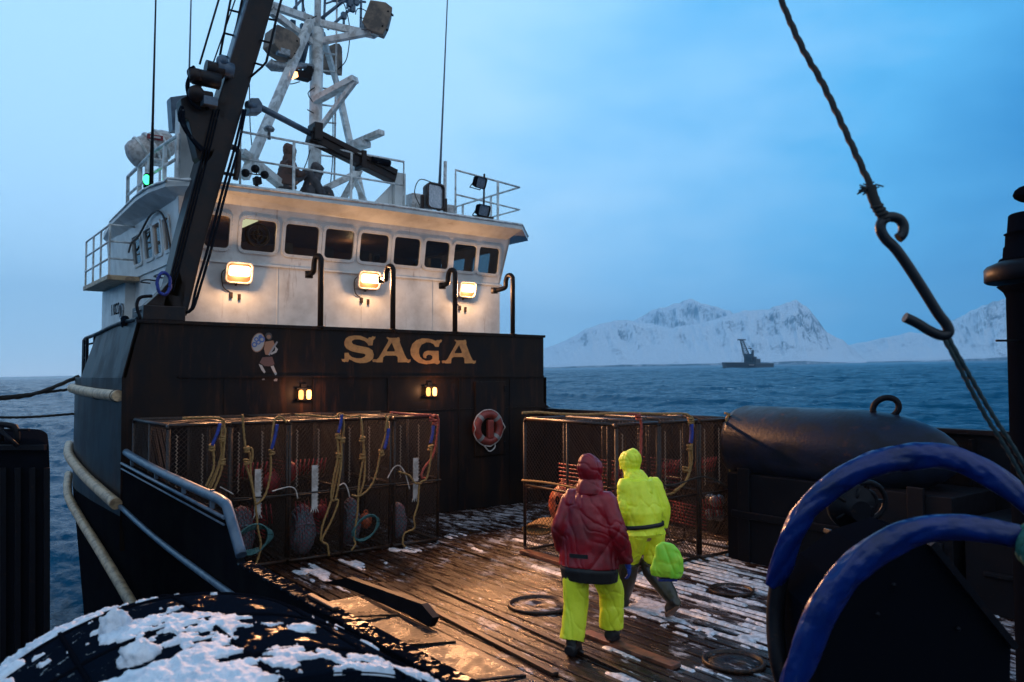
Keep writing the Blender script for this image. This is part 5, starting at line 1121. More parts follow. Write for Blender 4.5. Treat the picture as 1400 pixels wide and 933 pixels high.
hoop('hoop_guard', [(1058, 800), (1068, 772), (1084, 730), (1108, 694), (1145, 660), (1190, 636), (1240, 624), (1290, 625), (1335, 640), (1380, 668), (1425, 706), (1480, 770)], (4.1, 3.6), [13, 17, 18, 17], 'larger blue tarp covered hoop arching behind, its bare black end on the left', 1,
     [(1075, 760, 4.1), (1064, 800, 4.1), (1060, 850, 4.08), (1064, 900, 4.0), (1078, 960, 3.95), (1090, 1050, 3.9)], .045)
hoop('hoop_guard', [(1070, 990), (1084, 935), (1100, 893), (1120, 840), (1150, 795), (1190, 757), (1240, 732), (1290, 723), (1340, 724), (1390, 733), (1450, 750)], (3.1, 2.9), [12, 20, 22, 14], 'nearer and lower blue tarp covered hoop whose right end meets the green rope', 4,
     [(1150, 800, 3.12), (1110, 860, 3.12), (1078, 950, 3.1), (1050, 1050, 3.1)], .03)
b = MB(); c0 = at(1436, 752, d=2.85)
for k in range(9): b.rope([c0 + RT * (.02 * math.sin(k) + .085 * math.cos(a)) + UP * (.06 * math.sin(a) + .01 * k - .05) + FW * (.02 * k - .1) for a in np.linspace(0, 2 * math.pi, 14)], .018, .03)
tag(part('rope_bundle', b, M['ropegreen']), 'blurred green rope bundle at the right edge of the nearer blue hoop', 'rope')
# coiler housing: wedge shaped casing inside the hoops
t = thing('coiler_casing', 'black wedge shaped machine casing inside the blue hoops with a sloping right edge', 'machine', tuple(at(1240, 930, d=3.9)))
b = MB(); b.prism([at(x, y, d=3.7) for x, y in ((1118, 845), (1150, 800), (1200, 762), (1262, 742), (1282, 748), (1384, 880), (1378, 1150), (1118, 1150))], FW * .55); part('casing', b, M['matte'], t, bevel=.015)
b = MB(); b.bar(at(1272, 742, d=3.68), at(1386, 884, d=3.68), .03, .05, up=FW); part('edge_bar', b, M['dark'], t)
b = MB()
for x, y in ((1222, 800), (1200, 840), (1310, 860)): b.ball(at(x, y, d=3.68), .012, 10)
part('bolt', b, M['dark'], t)
t = thing('hydraulic_motor', 'dark hydraulic motor with round flywheels on a plate between the two blue hoops', 'motor', tuple(at(1170, 760, d=4.9)))
b = MB(); c = at(1158, 690, d=4.9); b.lathe(c, [(.02, 0), (.13, .0), (.14, .03), (.14, .08), (.06, .1), (.06, .2)], 24, -FW)
for k in range(5): a = k * 1.256; b.tube([c - FW * .09 + (RT * math.cos(a) + UP * math.sin(a)) * .04, c - FW * .09 + (RT * math.cos(a) + UP * math.sin(a)) * .12], .012, 6)
part('flywheel', b, M['dark'], t)
b = MB(); c = at(1185, 685, d=4.95); b.torus(c, .115, .018, -FW, 26, 8); b.torus(c, .06, .014, -FW, 20, 8); b.bar(c - RT * .11, c + RT * .11, .02); b.bar(c - UP * .11, c + UP * .11, .02); part('hand_wheel', b, M['dark'], t)
b = MB(); b.bar(at(1140, 730, d=4.85), at(1206, 745, d=4.9), .24, .03); b.bar(at(1165, 700, d=5.0), at(1172, 800, d=5.0), .12); b.box(at(1172, 722, d=4.8), (.04, .04, .06)); b.bar(at(1168, 740, d=4.9), at(1170, 1100, d=4.9), .3); part('mounting_plate', b, M['dark'], t, bevel=.006)

# ================================================================== HOOK AND TACKLE
HD = 3.0
b = MB(); b.rope([at(700, -1000, d=4.2), at(930, -370, d=3.5), at(1068, 0, d=3.2), at(1130, 125, d=3.1), at(1191, 256, d=HD)], .0115, .012)
t = thing('cargo_hook', 'bent steel hook with ring eye and frayed rope end hanging against the sky', 'hook', tuple(at(1220, 318, d=HD)))
tag(part('hoist_rope', b, M['ropedark']), 'long taut dark rope running from the frayed knot up out of the picture', 'rope')
b = MB(); b.tube(smooth_path([at(x, y, d=HD) for x, y in ((1190, 254), (1193, 268), (1200, 284), (1208, 296), (1212, 304))], .01), [.02] + [.022] * 3 + [.02] * 20 if False else .02, 10)
for k in range(4): b.torus(at(1199 + k * 3.2, 282 + k * 5, d=HD), .019, .006, (.4, 0, -1), 14, 6)
rn = random.Random(2)
for k in range(22):
    a = rn.uniform(-1.2, 1.2) + math.pi + (rn.random() < .3) * 3.0; L = rn.uniform(8, 20); q = at(1190 + rn.uniform(-4, 6), 262 + rn.uniform(-7, 5), d=HD)
    e = at(1190 + L * math.cos(a), 263 + L * .7 * math.sin(a) - 2, d=HD + rn.uniform(-.03, .03)); b.tube([q, (q + e) / 2 + Vector((0, 0, .008)), e], .003, 4)
part('frayed_end', b, M['ropedark'], t)
b = MB(); b.tube(smooth_path([at(x, y, d=HD) for x, y in ((1228, 326), (1234, 320), (1235, 308), (1228, 299), (1215, 297), (1206, 303), (1204, 314), (1211, 327), (1224, 340), (1240, 362), (1262, 396), (1282, 428), (1294, 444), (1297, 455), (1288, 459), (1272, 453), (1252, 441), (1237, 434))], .01), .0195, 12); part('hook_body', b, M['blacksteel'], t)
for i, (o, l) in enumerate(((0, 'left strand of the two slack lines below the hook'), (7, 'right strand of the two slack lines below the hook'))):
    b = MB(); b.rope([at(1287 + o, 456, d=HD), at(1305 + o, 490, d=HD), at(1345 + o * 1.5, 565, d=3.05), at(1385 + o * 1.6, 630, d=3.1), at(1440 + o * 2, 740, d=3.2)], .008, .014); tag(part('tackle_line', b, M['ropedark2']), l, 'line', 'slack lines below the hook')

# ================================================================== KING POST AT THE RIGHT EDGE
pc = at(1421, 500, d=5.2); s = 5.2 / F; t = thing('steel_post', 'black steel post with a stepped flanged head at the right edge of the picture', 'post', (pc.x, pc.y, -.05))
zz = lambda py: at(1421, py, d=5.2).z
b = MB(); b.lathe((pc.x, pc.y, 0), [(40 * s, -.05), (40 * s, .1), (37 * s, .12), (37 * s, zz(405)), (40 * s, zz(398)), (48 * s, zz(390))], 32); part('column', b, M['matte'], t)
b = MB(); b.lathe((pc.x, pc.y, 0), [(60 * s, zz(385)), (63 * s, zz(383)), (63 * s, zz(366)), (60 * s, zz(362)), (46 * s, zz(356))], 32); part('flange', b, M['dark'], t)
b = MB(); b.lathe((pc.x, pc.y, 0), [(46 * s, zz(356)), (44 * s, zz(352)), (40 * s, zz(350)), (39 * s, zz(336)), (37 * s, zz(334)), (36 * s, zz(318)), (38 * s, zz(317)), (34 * s, zz(315)), (32 * s, zz(292)), (30 * s, zz(290))], 24); b.tube([(pc.x, pc.y, zz(292)), (pc.x, pc.y, zz(262))], .05, 10); b.ball((pc.x, pc.y, zz(262)), 26 * s, 14, (1, 1, .5)); part('head', b, M['matte'], t)
b = MB(); b.tube([at(1362, 466, d=5.1), at(1400, 466, d=5.15)], .008, 6); part('pin', b, M['dark'], t)

# ================================================================== FENDER ALONGSIDE, WITH SNOW
def fender():
    t = thing('rubber_fender', 'huge dark rounded rubber fender at the lower left, patched with snow', 'fender', (1.25, 3.6, .6))
    cx, cz, rx, rz_ = 1.02, .57, 1.13, 1.02; y0, yend = 2.6, 5.05
    def surf(a, s):      # a across, s along
        y = y0 + (yend - y0) * s; k = math.sqrt(max(0, 1 - max(0, (y - 3.6) / (yend - 3.6)) ** 2.2)); 
        return Vector((cx - math.cos(a) * rx * k, y, cz + math.sin(a) * rz_ * k))
    na, ns_ = 90, 80; b = MB(); vs = []
    for j in range(ns_ + 1):
        s = (j / ns_) ** .8 if False else math.sin(j / ns_ * math.pi / 2)
        for i in range(na): vs.append(surf(2 * math.pi * i / na, s))
    b.add(vs, [(j * na + i, j * na + (i + 1) % na, (j + 1) * na + (i + 1) % na, (j + 1) * na + i) for j in range(ns_) for i in range(na)], True); b.f.append(tuple(range(na))); b.s.append(False)
    part('body', b, M['rubber'], t)
    b = MB()
    for s in (.12, .34, .55, .73, .87): b.tube([surf(a, s) * 1 for a in np.linspace(0, 2 * math.pi, 60)], .012, 5)
    for a in np.linspace(.3, math.pi - .3, 7): b.tube([surf(a, s) for s in np.linspace(0, .985, 40)], .011, 5)
    part('seam_rib', b, M['matte'], t)
    # snow on it
    A, S = np.meshgrid(np.linspace(.15, math.pi - .1, 420), np.linspace(0, .985, 330))
    n = fbm(A * 2.2 + 3 + S * 2, S * 6 + 1, 6, .62) * .75 + fbm(A * 20, S * 26, 4, .7) * .25
    up = np.sin(A); f = n + .13 * (up - .55) - .538
    f = f - .09 * np.exp(-((A - 2.25) / .3) ** 2 - ((S - .55) / .25) ** 2)
    H = np.clip(f, 0, .2) ** .8 * .085 * (.7 + .6 * vnoise(A * 90, S * 90))
    P = np.array([[tuple(surf(A[i, j], S[i, j])) for j in range(A.shape[1])] for i in range(0, A.shape[0])])
    nrm = np.stack([-np.cos(A), .25 + 0 * A, np.sin(A)], -1)
    keep = H > .003
    fk = keep[:-1, :-1] & keep[1:, :-1] & keep[:-1, 1:] & keep[1:, 1:]
    used = np.zeros_like(keep); used[:-1, :-1] |= fk; used[1:, :-1] |= fk; used[:-1, 1:] |= fk; used[1:, 1:] |= fk
    inner = (np.pad(fk, ((1, 0), (1, 0))) & np.pad(fk, ((0, 1), (0, 1))) & np.pad(fk, ((1, 0), (0, 1))) & np.pad(fk, ((0, 1), (1, 0))))
    H = np.where(inner, H, -.01); V = P + nrm * H[..., None]
    ids = -np.ones(A.shape, int); ids[used] = np.arange(used.sum()); ii = np.stack([ids[:-1, :-1], ids[:-1, 1:], ids[1:, 1:], ids[1:, :-1]], -1)[fk]
    me = bpy.data.meshes.new('snow'); me.from_pydata(V[used].tolist(), [], ii.tolist()); me.polygons.foreach_set('use_smooth', [True] * len(me.polygons)); me.update(); me.materials.append(M['snow'])
    o = bpy.data.objects.new('snow_crust', me); COL.objects.link(o); o['kind'] = 'stuff'; o['label'] = 'patches of snow crusted on the big rubber fender'
    # chunks
    def hit(px, py):
        best = None
        for d in np.arange(1.2, 6, .02):
            p = at(px, py, d=d)
            if not (y0 < p.y < yend): continue
            k = math.sqrt(max(1e-4, 1 - max(0, (p.y - 3.6) / (yend - 3.6)) ** 2.2)); e = ((p.x - cx) / (rx * k)) ** 2 + ((p.z - cz) / (rz_ * k)) ** 2
            if best is None or e < best[0]: best = (e, p)
            if e < 1: return p
        return best[1]
    def chunk(px, py, a, size, lab, sd):
        c = a; rn = np.random.RandomState(sd); bm = bmesh.new(); bmesh.ops.create_icosphere(bm, subdivisions=4, radius=1)
        V = np.array([v.co[:] for v in bm.verts]); d = fbm(V[:, 0] * 2.2 + sd + V[:, 2], V[:, 1] * 2.2 + sd * 2 - V[:, 2], 5, .7) + .4 * fbm(V[:, 2] * 5 + sd, V[:, 0] * 5 + V[:, 1] * 4, 3)
        for v, k in zip(bm.verts, d):
            q = v.co * (.45 + 1.0 * k); v.co = Vector((q.x * size[0], q.y * size[1], q.z * size[2])) + c
        for f_ in bm.faces: f_.smooth = True
        me = bpy.data.meshes.new('snow_chunk'); bm.to_mesh(me); bm.free(); me.materials.append(M['snow']); o = bpy.data.objects.new('snow_chunk', me); COL.objects.link(o); tag(o, lab, 'snow chunk', 'snow chunks on the fender')
    chunk(0, 0, hit(158, 862), (.055, .05, .07), 'upright snow chunk highest on the left shoulder of the fender', 3)
    chunk(0, 0, hit(192, 900), (.065, .06, .055), 'larger snow chunk on the fender just below the upright one', 5)
    chunk(0, 0, hit(411, 862), (.055, .05, .022), 'flat snow chunk on the right shoulder of the fender', 8)
fender()

# ================================================================== DARK STRUCTURE AND MOORING LINES AT THE LEFT EDGE
t = thing('quay_block', 'dark steel block with bent pipe handrails at the left edge of the water', 'block', tuple(at(20, 900, d=8)))
def bq(px, py, d=8): return at(px, py, d=d)
b = MB(); b.prism([bq(-160, 612), bq(4, 604), bq(30, 600), bq(60, 602), bq(67, 610), bq(68, 640), bq(68, 1200), bq(-160, 1200)], ray(55, 514) * 1.6); part('body', b, M['matte'], t, bevel=.05)
b = MB()
for i in range(4): b.bar(bq(4 + i * 20, 640, 7.97), bq(4 + i * 20, 1150, 7.97), .05)
b.bar(bq(-20, 612, 7.98), bq(62, 612, 7.98), .05); part('fendering', b, M['dark'], t)
b = MB(); b.tube(smooth_path([bq(-60, 581), bq(-10, 580), bq(14, 582), bq(22, 587), bq(23, 604)], .05), .03, 8); b.tube([bq(-60, 588), bq(40, 588)], .016, 6); b.tube(smooth_path([bq(20, 582, 9), bq(22, 582, 9), bq(23, 600, 9)], .05), .02, 6); b.tube([bq(2, 590, 7.9), bq(24, 610, 7.9)], .02, 6); b.tube([bq(-20, 596, 7.9), bq(-10, 612, 7.9)], .02, 6); b.tube([bq(2, 580), bq(2, 604)], .025, 6); part('handrail', b, M['dark'], t)
for pts, r, l in ((((-120, 556), (0, 545.5), (50, 538), (108, 515)), .035, 'thick mooring line rising to the bow rail, uppermost at the right end'), (((-120, 549), (0, 543), (50, 538), (100, 532)), .025, 'thin mooring line crossing behind the thick one, ending at the cream rub rail'), (((-120, 569), (0, 571), (50, 570), (101, 566)), .022, 'lowest mooring line, sagging to the dark hull side')):
    b = MB(); b.rope([at(x, y, d=np.interp(x, [-120, 105], [13, 15.6])) for x, y in pts], r, .06); tag(part('mooring_line', b, M['ropedark']), l, 'mooring line', 'mooring lines from the bow')
# ================================================================== PEOPLE
def skin(chains, root=0, sub=2):
    """chains: list of [(x,y,z,r), ...]; a point equal to an earlier one is shared"""
    V = []; E = []; Rr = []; key = {}
    for ch in chains:
        prev = None
        for p in ch:
            k = tuple(round(c, 4) for c in p[:3])
            if k not in key: key[k] = len(V); V.append(p[:3]); Rr.append(p[3])
            if prev is not None: E.append((prev, key[k]))
            prev = key[k]
    me = bpy.data.meshes.new('s'); me.from_pydata(V, E, []); o = bpy.data.objects.new('s', me); COL.objects.link(o)
    o.modifiers.new('skin', 'SKIN'); sv = me.skin_vertices[0].data
    for i, r in enumerate(Rr): rr = r if isinstance(r, tuple) else (r, r); sv[i].radius = rr; sv[i].use_root = (i == root)
    m = o.modifiers.new('sub', 'SUBSURF'); m.levels = sub; m.render_levels = sub
    dg = bpy.context.evaluated_depsgraph_get(); dg.update(); r = bpy.data.meshes.new_from_object(o.evaluated_get(dg))
    bpy.data.objects.remove(o); r.polygons.foreach_set('use_smooth', [True] * len(r.polygons)); return r
def loft(b, rings, n=22):
    """rings: (cx,cy,cz, rx, ry, yaw, pitch)"""
    vs = []
    for (c, rx, ry, tilt) in rings:
        q = Euler(tilt).to_matrix()
        for k in range(n):
            th = 2 * math.pi * k / n; vs.append(Vector(c) + q @ Vector((rx * math.cos(th), ry * math.sin(th), 0)))
    b.add(vs, [(i * n + k, i * n + (k + 1) % n, (i + 1) * n + (k + 1) % n, (i + 1) * n + k) for i in range(len(rings) - 1) for k in range(n)] + [tuple(range(n))[::-1], tuple(range((len(rings) - 1) * n, len(rings) * n))], True)
def limb(b, pts):
    S = smooth_path([p[:3] for p in pts], .03); 
    # radius by nearest arc position
    acc = [0]; 
    for i in range(1, len(S)): acc.append(acc[-1] + (S[i] - S[i - 1]).length)
    ks = [0]
    for i in range(1, len(pts)): ks.append(ks[-1] + (Vector(pts[i][:3]) - Vector(pts[i - 1][:3])).length)
    rs = [float(np.interp(a / acc[-1], [k / ks[-1] for k in ks], [p[3] for p in pts])) for a in acc]
    b.tube(S, rs, 16)
def cloth(b, vox=.013, amp=.012, freq=7, seed=0, smooth=3, stretch=(1, 1, .45)):
    me = b.mesh('c'); o = bpy.data.objects.new('c', me); COL.objects.link(o)
    m = o.modifiers.new('r', 'REMESH'); m.mode = 'VOXEL'; m.voxel_size = vox
    s = o.modifiers.new('s', 'SMOOTH'); s.iterations = smooth; s.factor = .6
    dg = bpy.context.evaluated_depsgraph_get(); dg.update(); r = bpy.data.meshes.new_from_object(o.evaluated_get(dg)); bpy.data.objects.remove(o)
    n = len(r.vertices); co = np.zeros(n * 3); no = np.zeros(n * 3); r.vertices.foreach_get('co', co); r.vertices.foreach_get('normal', no); co = co.reshape(-1, 3); no = no.reshape(-1, 3)
    c = co * np.array(stretch) * freq
    x_, y_, z_ = co[:, 0], co[:, 1], co[:, 2]; wp = 1.4 * (fbm(x_ * 4 + seed, z_ * 4 + y_ * 3, 3) - .5)
    rg = lambda n: (1 - np.abs(2 * n - 1))
    f1 = rg(vnoise(x_ * freq * 2.3 + z_ * 4 + wp + seed, z_ * 1.9 + y_ * 2 + wp)) ** 6; f2 = rg(vnoise(y_ * freq * 2.3 - z_ * 4 + wp + 5, z_ * 2.0 - x_ * 3 + seed)) ** 6
    f3 = rg(vnoise(z_ * freq * 1.6 + x_ * 4 + wp * 2 + seed, x_ * 2.2 + y_ * 3 + 9)) ** 5
    br = fbm(x_ * 5 + z_ * 2 + seed, y_ * 5 + z_ * 3, 3) - .5
    co = co + no * (amp * (.45 * br - .42 * f1 - .42 * f2 - .34 * f3 + .1))[:, None]
    r.vertices.foreach_set('co', co.ravel()); r.polygons.foreach_set('use_smooth', [True] * len(r.polygons)); r.update(); return r
def hand(side, wr, el, curl=.6):
    """five bent fingers on a palm, hanging from wrist wr; side +1 right"""
    wr = Vector(wr); dn = (wr - Vector(el)).normalized(); fwd = Vector((0, 1, 0)); fwd = (fwd - dn * fwd.dot(dn)).normalized(); inn = dn.cross(fwd) * (1 if (dn.cross(fwd)).x * side < 0 else -1)
    P = lambda a, f, i: tuple(wr + dn * a + fwd * f + inn * i)
    ch = [[(*P(-.03, 0, 0), .03), (*P(.03, 0, 0), .032), (*P(.075, 0, 0), (.03, .03))]]
    for k, (f, L) in enumerate(((.033, .075), (.011, .085), (-.011, .08), (-.032, .062))):
        ch.append([(*P(.05, f * .7, 0), .015), (*P(.09, f, .002), .0115), (*P(.09 + L * .42, f, .012 * curl * 2), .0105), (*P(.09 + L * .72, f, .035 * curl * 1.6), .0095), (*P(.09 + L * .8, f, .06 * curl * 1.6), .008)])
    ch.append([(*P(.02, .02, 0), .016), (*P(.045, .05, .012), .013), (*P(.075, .062, .025), .011), (*P(.098, .06, .034), .009)])
    me = None; parts = []
    for c_ in ch: parts.append(skin([c_], 0, 2))
    bm = bmesh.new()
    for m_ in parts: bm.from_mesh(m_)
    r = bpy.data.meshes.new('glove'); bm.to_mesh(r); bm.free(); r.polygons.foreach_set('use_smooth', [True] * len(r.polygons)); return r
def person(name_label, loc, rz, J, C, cat='person'):
    t = thing('person', name_label, cat, loc, rz)
    def pm(nm, me, mt, par=t, lab=None): me.materials.append(M[mt]); return part(nm, None, None, par, lab, mesh=me)
    A = lambda k: J[k]
    body = skin([[(*A('pelvis'), .13), (*A('waist'), .115), (*A('chest'), .14), (*A('neckb'), .065), (*A('neckt'), .055), (*A('head'), .09), (*A('crown'), .075)],
                 [(*A('head'), .09), (*A('nose'), .022)],
                 [(*A('chest'), .14), (*A('shl'), .06), (*A('ell'), .042), (*A('wrl'), .028)], [(*A('chest'), .14), (*A('shr'), .06), (*A('elr'), .042), (*A('wrr'), .028)],
                 [(*A('pelvis'), .13), (*A('hil'), .09), (*A('knl'), .06), (*A('anl'), .04), (*A('tol'), .035)], [(*A('pelvis'), .13), (*A('hir'), .09), (*A('knr'), .06), (*A('anr'), .04), (*A('tor'), .035)]], 0, 2)
    bo = pm('body', body, 'skin')
    hd = Vector(A('head')); ns = (Vector(A('nose')) - hd).normalized(); sdv = ns.cross(Vector((0, 0, 1))).normalized()
    for s in (-1, 1): b = MB(); b.ball(hd + ns * .085 + sdv * .03 * s + Vector((0, 0, .015)), .012, 10); part('eye', b, M['plasticwhite'], bo, local=True)
    # trousers
    b = MB(); P = Vector(A('pelvis'))
    loft(b, [(P + Vector((0, 0, .22)), .13, .09, (0, 0, 0)), (P + Vector((0, 0, .1)), .16, .12, (0, 0, 0)), (P, .19, .145, (0, 0, 0)), (P - Vector((0, 0, .09)), .18, .14, (0, 0, 0))])
    for s in 'lr':
        h, k, a = (Vector(A(q + s)) for q in ('hi', 'kn', 'an')); w = C['legw']
        if s not in C.get('boots', ''):
            ce = a + (k - a) * .06 + Vector((0, 0, .02)); limb(b, [(*(h + Vector((0, 0, .02))), w * .95), (*h.lerp(k, .5), w * 1.0), (*k, w * .93), (*k.lerp(a, .5), w * .92), (*ce, w * .9)])
        else: limb(b, [(*(h + Vector((0, 0, .02))), w * 1.15), (*h.lerp(k, .5), w), (*h.lerp(k, .85), w * .9)])
    pm('trousers', cloth(b, .009, .024, 6, C['seed'] + 4), C['trousers'])
    # jacket
    b = MB(); ch, wa = Vector(A('chest')), Vector(A('waist')); hem = Vector(A('hem')); nb = Vector(A('neckb'))
    yw = C['jw']
    tl = (C['lean'], 0, 0)
    loft(b, [(hem, yw * 1.12, .22, tl), (hem.lerp(wa, .5), yw * C.get('pinch', 1.04), .195, tl), (wa, yw * 1.02, .19, tl), (wa.lerp(ch, .6), yw * .96, .182, tl), (ch + Vector((0, 0, .04)), yw * .86, .165, tl), (ch + Vector((0, 0, .11)), yw * .68, .14, tl), (ch.lerp(nb, .75), yw * .48, .115, tl), (nb + Vector((0, 0, .02)), .09, .09, tl)])
    for s in 'lr':
        sh, e, w_ = (Vector(A(q + s)) for q in ('sh', 'el', 'wr')); sw_ = C['slv']
        limb(b, [(*ch.lerp(sh, .6), sw_ * 1.2), (*sh, sw_ * 1.15), (*sh.lerp(e, .5), sw_ * 1.08), (*e, sw_), (*e.lerp(w_, .55), sw_ * .92), (*w_, sw_ * .8)])
    jk = cloth(b, .009, .028, 5, C['seed'], 3)
    pm('jacket', jk, C['jacket'])
    # hood: a shell round the head, open toward the face
    b = MB(); q = ns.to_track_quat('Y', 'Z').to_matrix(); nbv = Vector(A('neckb')); ey = Vector((ns.x, ns.y, 0)).normalized(); yawh = math.atan2(-ey.x, ey.y)
    tz = (hd - nbv).normalized(); rgs = [(nbv - tz * .05, .15, .12), (nbv + tz * .0, .145, .125), (nbv.lerp(hd, .3), .125, .125), (nbv.lerp(hd, .5), .112, .122)]
    for u, rx_, ry_, bk in ((-.075, .108, .122, .0), (-.02, .118, .137, .008), (.045, .118, .142, .014), (.095, .104, .128, .022), (.135, .08, .098, .036), (.165, .048, .06, .052), (.182, .015, .02, .06)): rgs.append((hd + Vector((0, 0, u)) - ey * bk, rx_, ry_))
    loft(b, [(c_, rx_, ry_, (0, 0, yawh)) for c_, rx_, ry_ in rgs])
    hm_ = cloth(b, .009, .024, 7, C['seed'] + 2, 2)
    bm = bmesh.new(); bm.from_mesh(hm_); inv_ = q.transposed()
    dele = []
    for f in bm.faces:
        l_ = inv_ @ (f.calc_center_median() - hd)
        if l_.y > .07 and (l_.x / .08) ** 2 + ((l_.z + .005) / .105) ** 2 < 1: dele.append(f)
    bmesh.ops.delete(bm, geom=dele, context='FACES'); bm.to_mesh(hm_); bm.free()
    ho_ = pm('hood', hm_, C['jacket']); sm = ho_.modifiers.new('solid', 'SOLIDIFY'); sm.thickness = .006
    # boots or shoes
    for s in 'lr':
        k, a, to = (Vector(A(q_ + s)) for q_ in ('kn', 'an', 'to')); he = Vector(A('he' + s)); b = MB(); f = (to - he).normalized(); upv = (a - he.lerp(to, .25)).normalized()
        S = [he - f * .02 + upv * .05, he.lerp(to, .15) + upv * .055, he.lerp(to, .4) + upv * .058, he.lerp(to, .7) + upv * .045, to + upv * .032 - f * .03]
        limb(b, [(*S[0], .05), (*S[1], .062), (*S[2], .062), (*S[3], .056), (*S[4], .036)])
        if s in C.get('boots', ''): limb(b, [(*k.lerp(Vector(A('hi' + s)), .22), C['legw'] * 1.1), (*k, C['legw'] * 1.12), (*k.lerp(a, .5), C['legw'] * .98), (*(a + (k - a) * .12), .085), (*a, .068), (*S[1], .055)])
        else: limb(b, [(*k.lerp(a, .75), .055), (*a, .055), (*S[1], .05)])
        bt = pm('boot', cloth(b, .011, .006, 8, C['seed'] + 9, 2), C['bootmat'])
        b = MB(); sd = f.cross(upv).normalized(); oc = [he.lerp(to, u) + sd * w for u, w in ((0, .035), (.25, .04), (.6, .048), (.9, .04), (1.03, .015), (1.03, -.015), (.9, -.04), (.6, -.045), (.25, -.038), (0, -.034), (-.06, -.015), (-.06, .015))]
        b.prism([p_ - upv * .008 for p_ in oc], upv * .034); part('sole', b, M[C['sole']], bt, local=True)
    for s, sg in (('l', -1), ('r', 1)): pm('glove', hand(sg, A('wr' + s), A('el' + s)), C['glove'])
    # extra dark layer or belt
    if C.get('under'):
        b = MB(); loft(b, [(hem + Vector((0, .0, -.13)), yw * 1.02, .2, tl), (hem + Vector((0, 0, -.02)), yw * 1.08, .215, tl), (hem + Vector((0, 0, .06)), yw * .9, .17, tl)]); pm('under_layer', cloth(b, .012, .016, 6, 3), 'fabricblack')
        b = MB(); pts = [hem + Vector((x, -.20 + .3 * x * x * 2, .13 + .02 * x)) for x in np.linspace(-.12, .06, 8)]
        for i in range(7): b.bar(pts[i], pts[i + 1], .012, .035, up=(0, 0, 1))
        part('waist_strap', b, M['fabricblack'], t, local=True)
    if C.get('belt'):
        b = MB(); c = hem.lerp(wa, .45); R3 = Euler(tl).to_matrix(); vs = []; n = 40
        for z in (-.022, .022):
            for k in range(n): th = 2 * math.pi * k / n; vs.append(c + R3 @ Vector(((yw * C['pinch'] + .017) * math.cos(th), .207 * math.sin(th), z + .015 * math.cos(th))))
        b.add(vs, [(k, (k + 1) % n, n + (k + 1) % n, n + k) for k in range(n)], True); o = part('belt', b, M['fabricblack'], t, local=True); sm = o.modifiers.new('s', 'SOLIDIFY'); sm.thickness = .012
    return t
RTh = RT.normalized(); FWh = Vector((FW.x, FW.y, 0)).normalized()
def heading(hx, hy):
    v = RTh * hx + FWh * hy; return math.atan2(-v.x, v.y)
# man in red
g = at(804, 893, z=0)
JR = dict(pelvis=(0, .02, .93), waist=(0, .03, 1.08), chest=(0, .05, 1.34), neckb=(0, .06, 1.53), neckt=(0, .07, 1.58), head=(.01, .09, 1.685), crown=(.01, .085, 1.76), nose=(.05, .20, 1.66),
          shl=(-.17, .05, 1.42), ell=(-.27, -.02, 1.15), wrl=(-.28, .06, .93), shr=(.17, .05, 1.42), elr=(.30, .0, 1.15), wrr=(.36, .08, .86),
          hil=(-.1, .0, .88), knl=(-.115, -.02, .48), anl=(-.12, -.12, .09), hel=(-.12, -.16, .012), tol=(-.125, .10, .012),
          hir=(.1, .03, .88), knr=(.15, .26, .50), anr=(.14, .27, .14), her=(.14, .22, .075), tor=(.14, .46, .03), hem=(0, .03, .80))
CR = dict(legw=.132, jw=.27, slv=.09, lean=-.05, seed=2, trousers='oilyellow', jacket='oilred', bootmat='bootdark', sole='bootdark', glove='gloveblue', under=True)
person('person in a dark red hooded jacket and bright yellow trousers walking away across the deck', (g.x, g.y, 0), heading(.42, .9), JR, CR)
# man in yellow
g = at(884, 838, z=0)
JY = dict(pelvis=(0, .0, .92), waist=(0, .04, 1.08), chest=(-.01, .12, 1.32), neckb=(-.02, .17, 1.48), neckt=(-.03, .2, 1.52), head=(-.05, .25, 1.61), crown=(-.05, .24, 1.68), nose=(-.08, .36, 1.55),
          shl=(-.19, .13, 1.38), ell=(-.25, .08, 1.12), wrl=(-.22, .2, .94), shr=(.19, .1, 1.38), elr=(.27, .02, 1.12), wrr=(.27, .06, .90),
          hil=(-.1, .0, .86), knl=(-.11, .2, .48), anl=(-.11, .3, .09), hel=(-.11, .26, .012), tol=(-.11, .52, .012),
          hir=(.1, -.02, .86), knr=(.1, .03, .47), anr=(.10, -.34, .22), her=(.10, -.42, .16), tor=(.10, -.24, .015), hem=(0, .03, .84))
CY = dict(legw=.112, jw=.225, slv=.078, lean=-.12, seed=7, trousers='oilyellow', jacket='oilyellow', bootmat='bootbrown', sole='solebrown', glove='gloveblue', belt=True, pinch=.93, boots='lr')
py_ = person('person in a bright yellow hooded jacket with black belt stepping ahead', (g.x, g.y, 0), heading(-.42, .9), JY, CY)
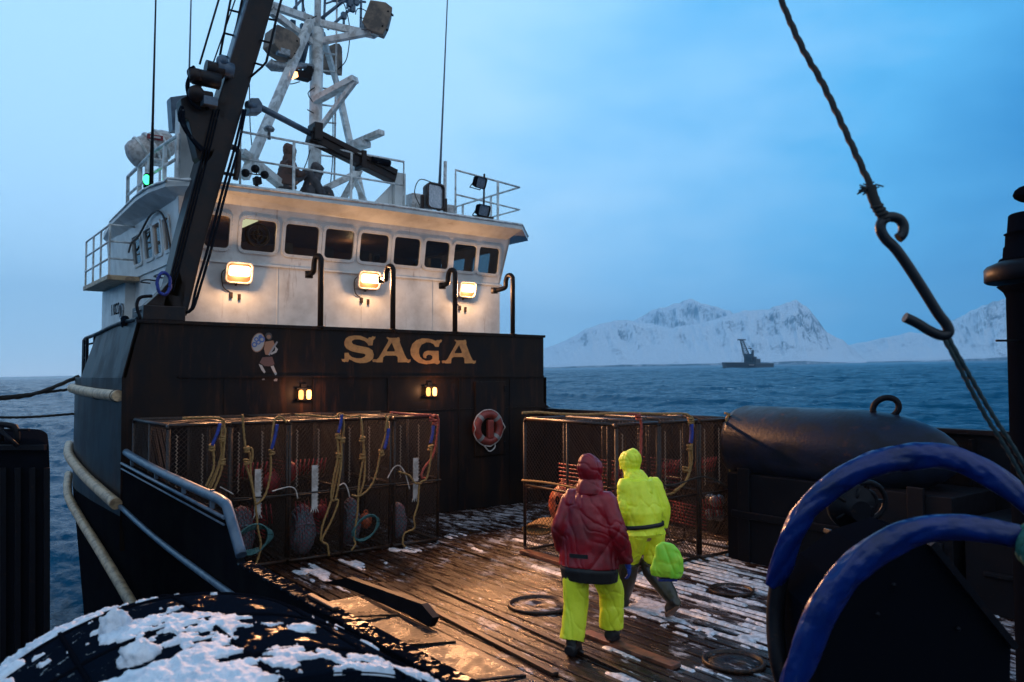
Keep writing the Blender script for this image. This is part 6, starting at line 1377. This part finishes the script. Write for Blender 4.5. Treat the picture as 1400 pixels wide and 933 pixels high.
# bundle in the right hand of the man in yellow
c = at(916, 768, d=8.15); b = MB()
loft(b, [(at(910, 789, d=8.2), .15, .07, (0, .12, -YAW)), (at(912, 780, d=8.2), .18, .09, (0, .1, -YAW)), (at(915, 762, d=8.2), .155, .075, (0, .15, -YAW)), (at(913, 750, d=8.2), .13, .06, (0, .2, -YAW)), (at(912, 742, d=8.2), .07, .04, (0, .2, -YAW))])
t = thing('oilskin_bundle', 'yellow green oilskin bundle carried low at the side of the person in yellow', 'bundle', tuple(c)); me = cloth(b, .012, .022, 7, 12, 2); me.transform(MW[t.name].inverted()); me.materials.append(M['oilgreen']); part('cloth', None, None, t, mesh=me)
b = MB(); b.box(at(912, 792, d=8.22), (.2, .1, .03), Euler((0, 0, -YAW))); part('lining', b, M['sleeve'], t, bevel=.01)
# two people sitting on the roof behind the rail
def sitter(px, py, sc_, label, coat, seed, bend):
    g = at(px, py, y=14.7); z0 = RZ
    J = dict(pelvis=(0, 0, .12), waist=(0, .03 + bend * .1, .26), chest=(0, .06 + bend * .3, .48), neckb=(0, .08 + bend * .42, .64), neckt=(0, .09 + bend * .45, .68), head=(0, .11 + bend * .5, .78), crown=(0, .10 + bend * .5, .85), nose=(.0, .22 + bend * .5, .77),
             shl=(-.18, .06 + bend * .3, .55), ell=(-.22, .18 + bend * .3, .33), wrl=(-.12, .36, .36), shr=(.18, .06 + bend * .3, .55), elr=(.22, .18 + bend * .3, .33), wrr=(.12, .36, .36),
             hil=(-.1, .05, .12), knl=(-.13, .42, .42), anl=(-.13, .62, .08), hel=(-.13, .6, .01), tol=(-.14, .86, .01), hir=(.1, .05, .12), knr=(.13, .42, .42), anr=(.13, .62, .08), her=(.13, .6, .01), tor=(.14, .86, .01), hem=(0, .02, .1))
    C = dict(legw=.085, jw=.2, slv=.07, lean=-.1, seed=seed, trousers='fabricgrey', jacket=coat, bootmat='bootdark', sole='bootdark', glove='bootdark')
    bend or part('roof_locker', MB().box((g.x, 14.7, RZ + .14), (.5, .5, .3)), M['whitepipe'], boat, bevel=.015)
    return person(label, (g.x, 14.7, z0 + (0 if bend else .29)), heading(.8, .5), J, C)
sitter(389, 262, 1, 'person in a brown hooded coat sitting on the wheelhouse roof left of the mast', 'coatbrown', 21, 0)
sitter(415, 262, 1, 'dark clothed person hunched against the foot of the mast on the roof', 'fabricgrey', 31, .35)
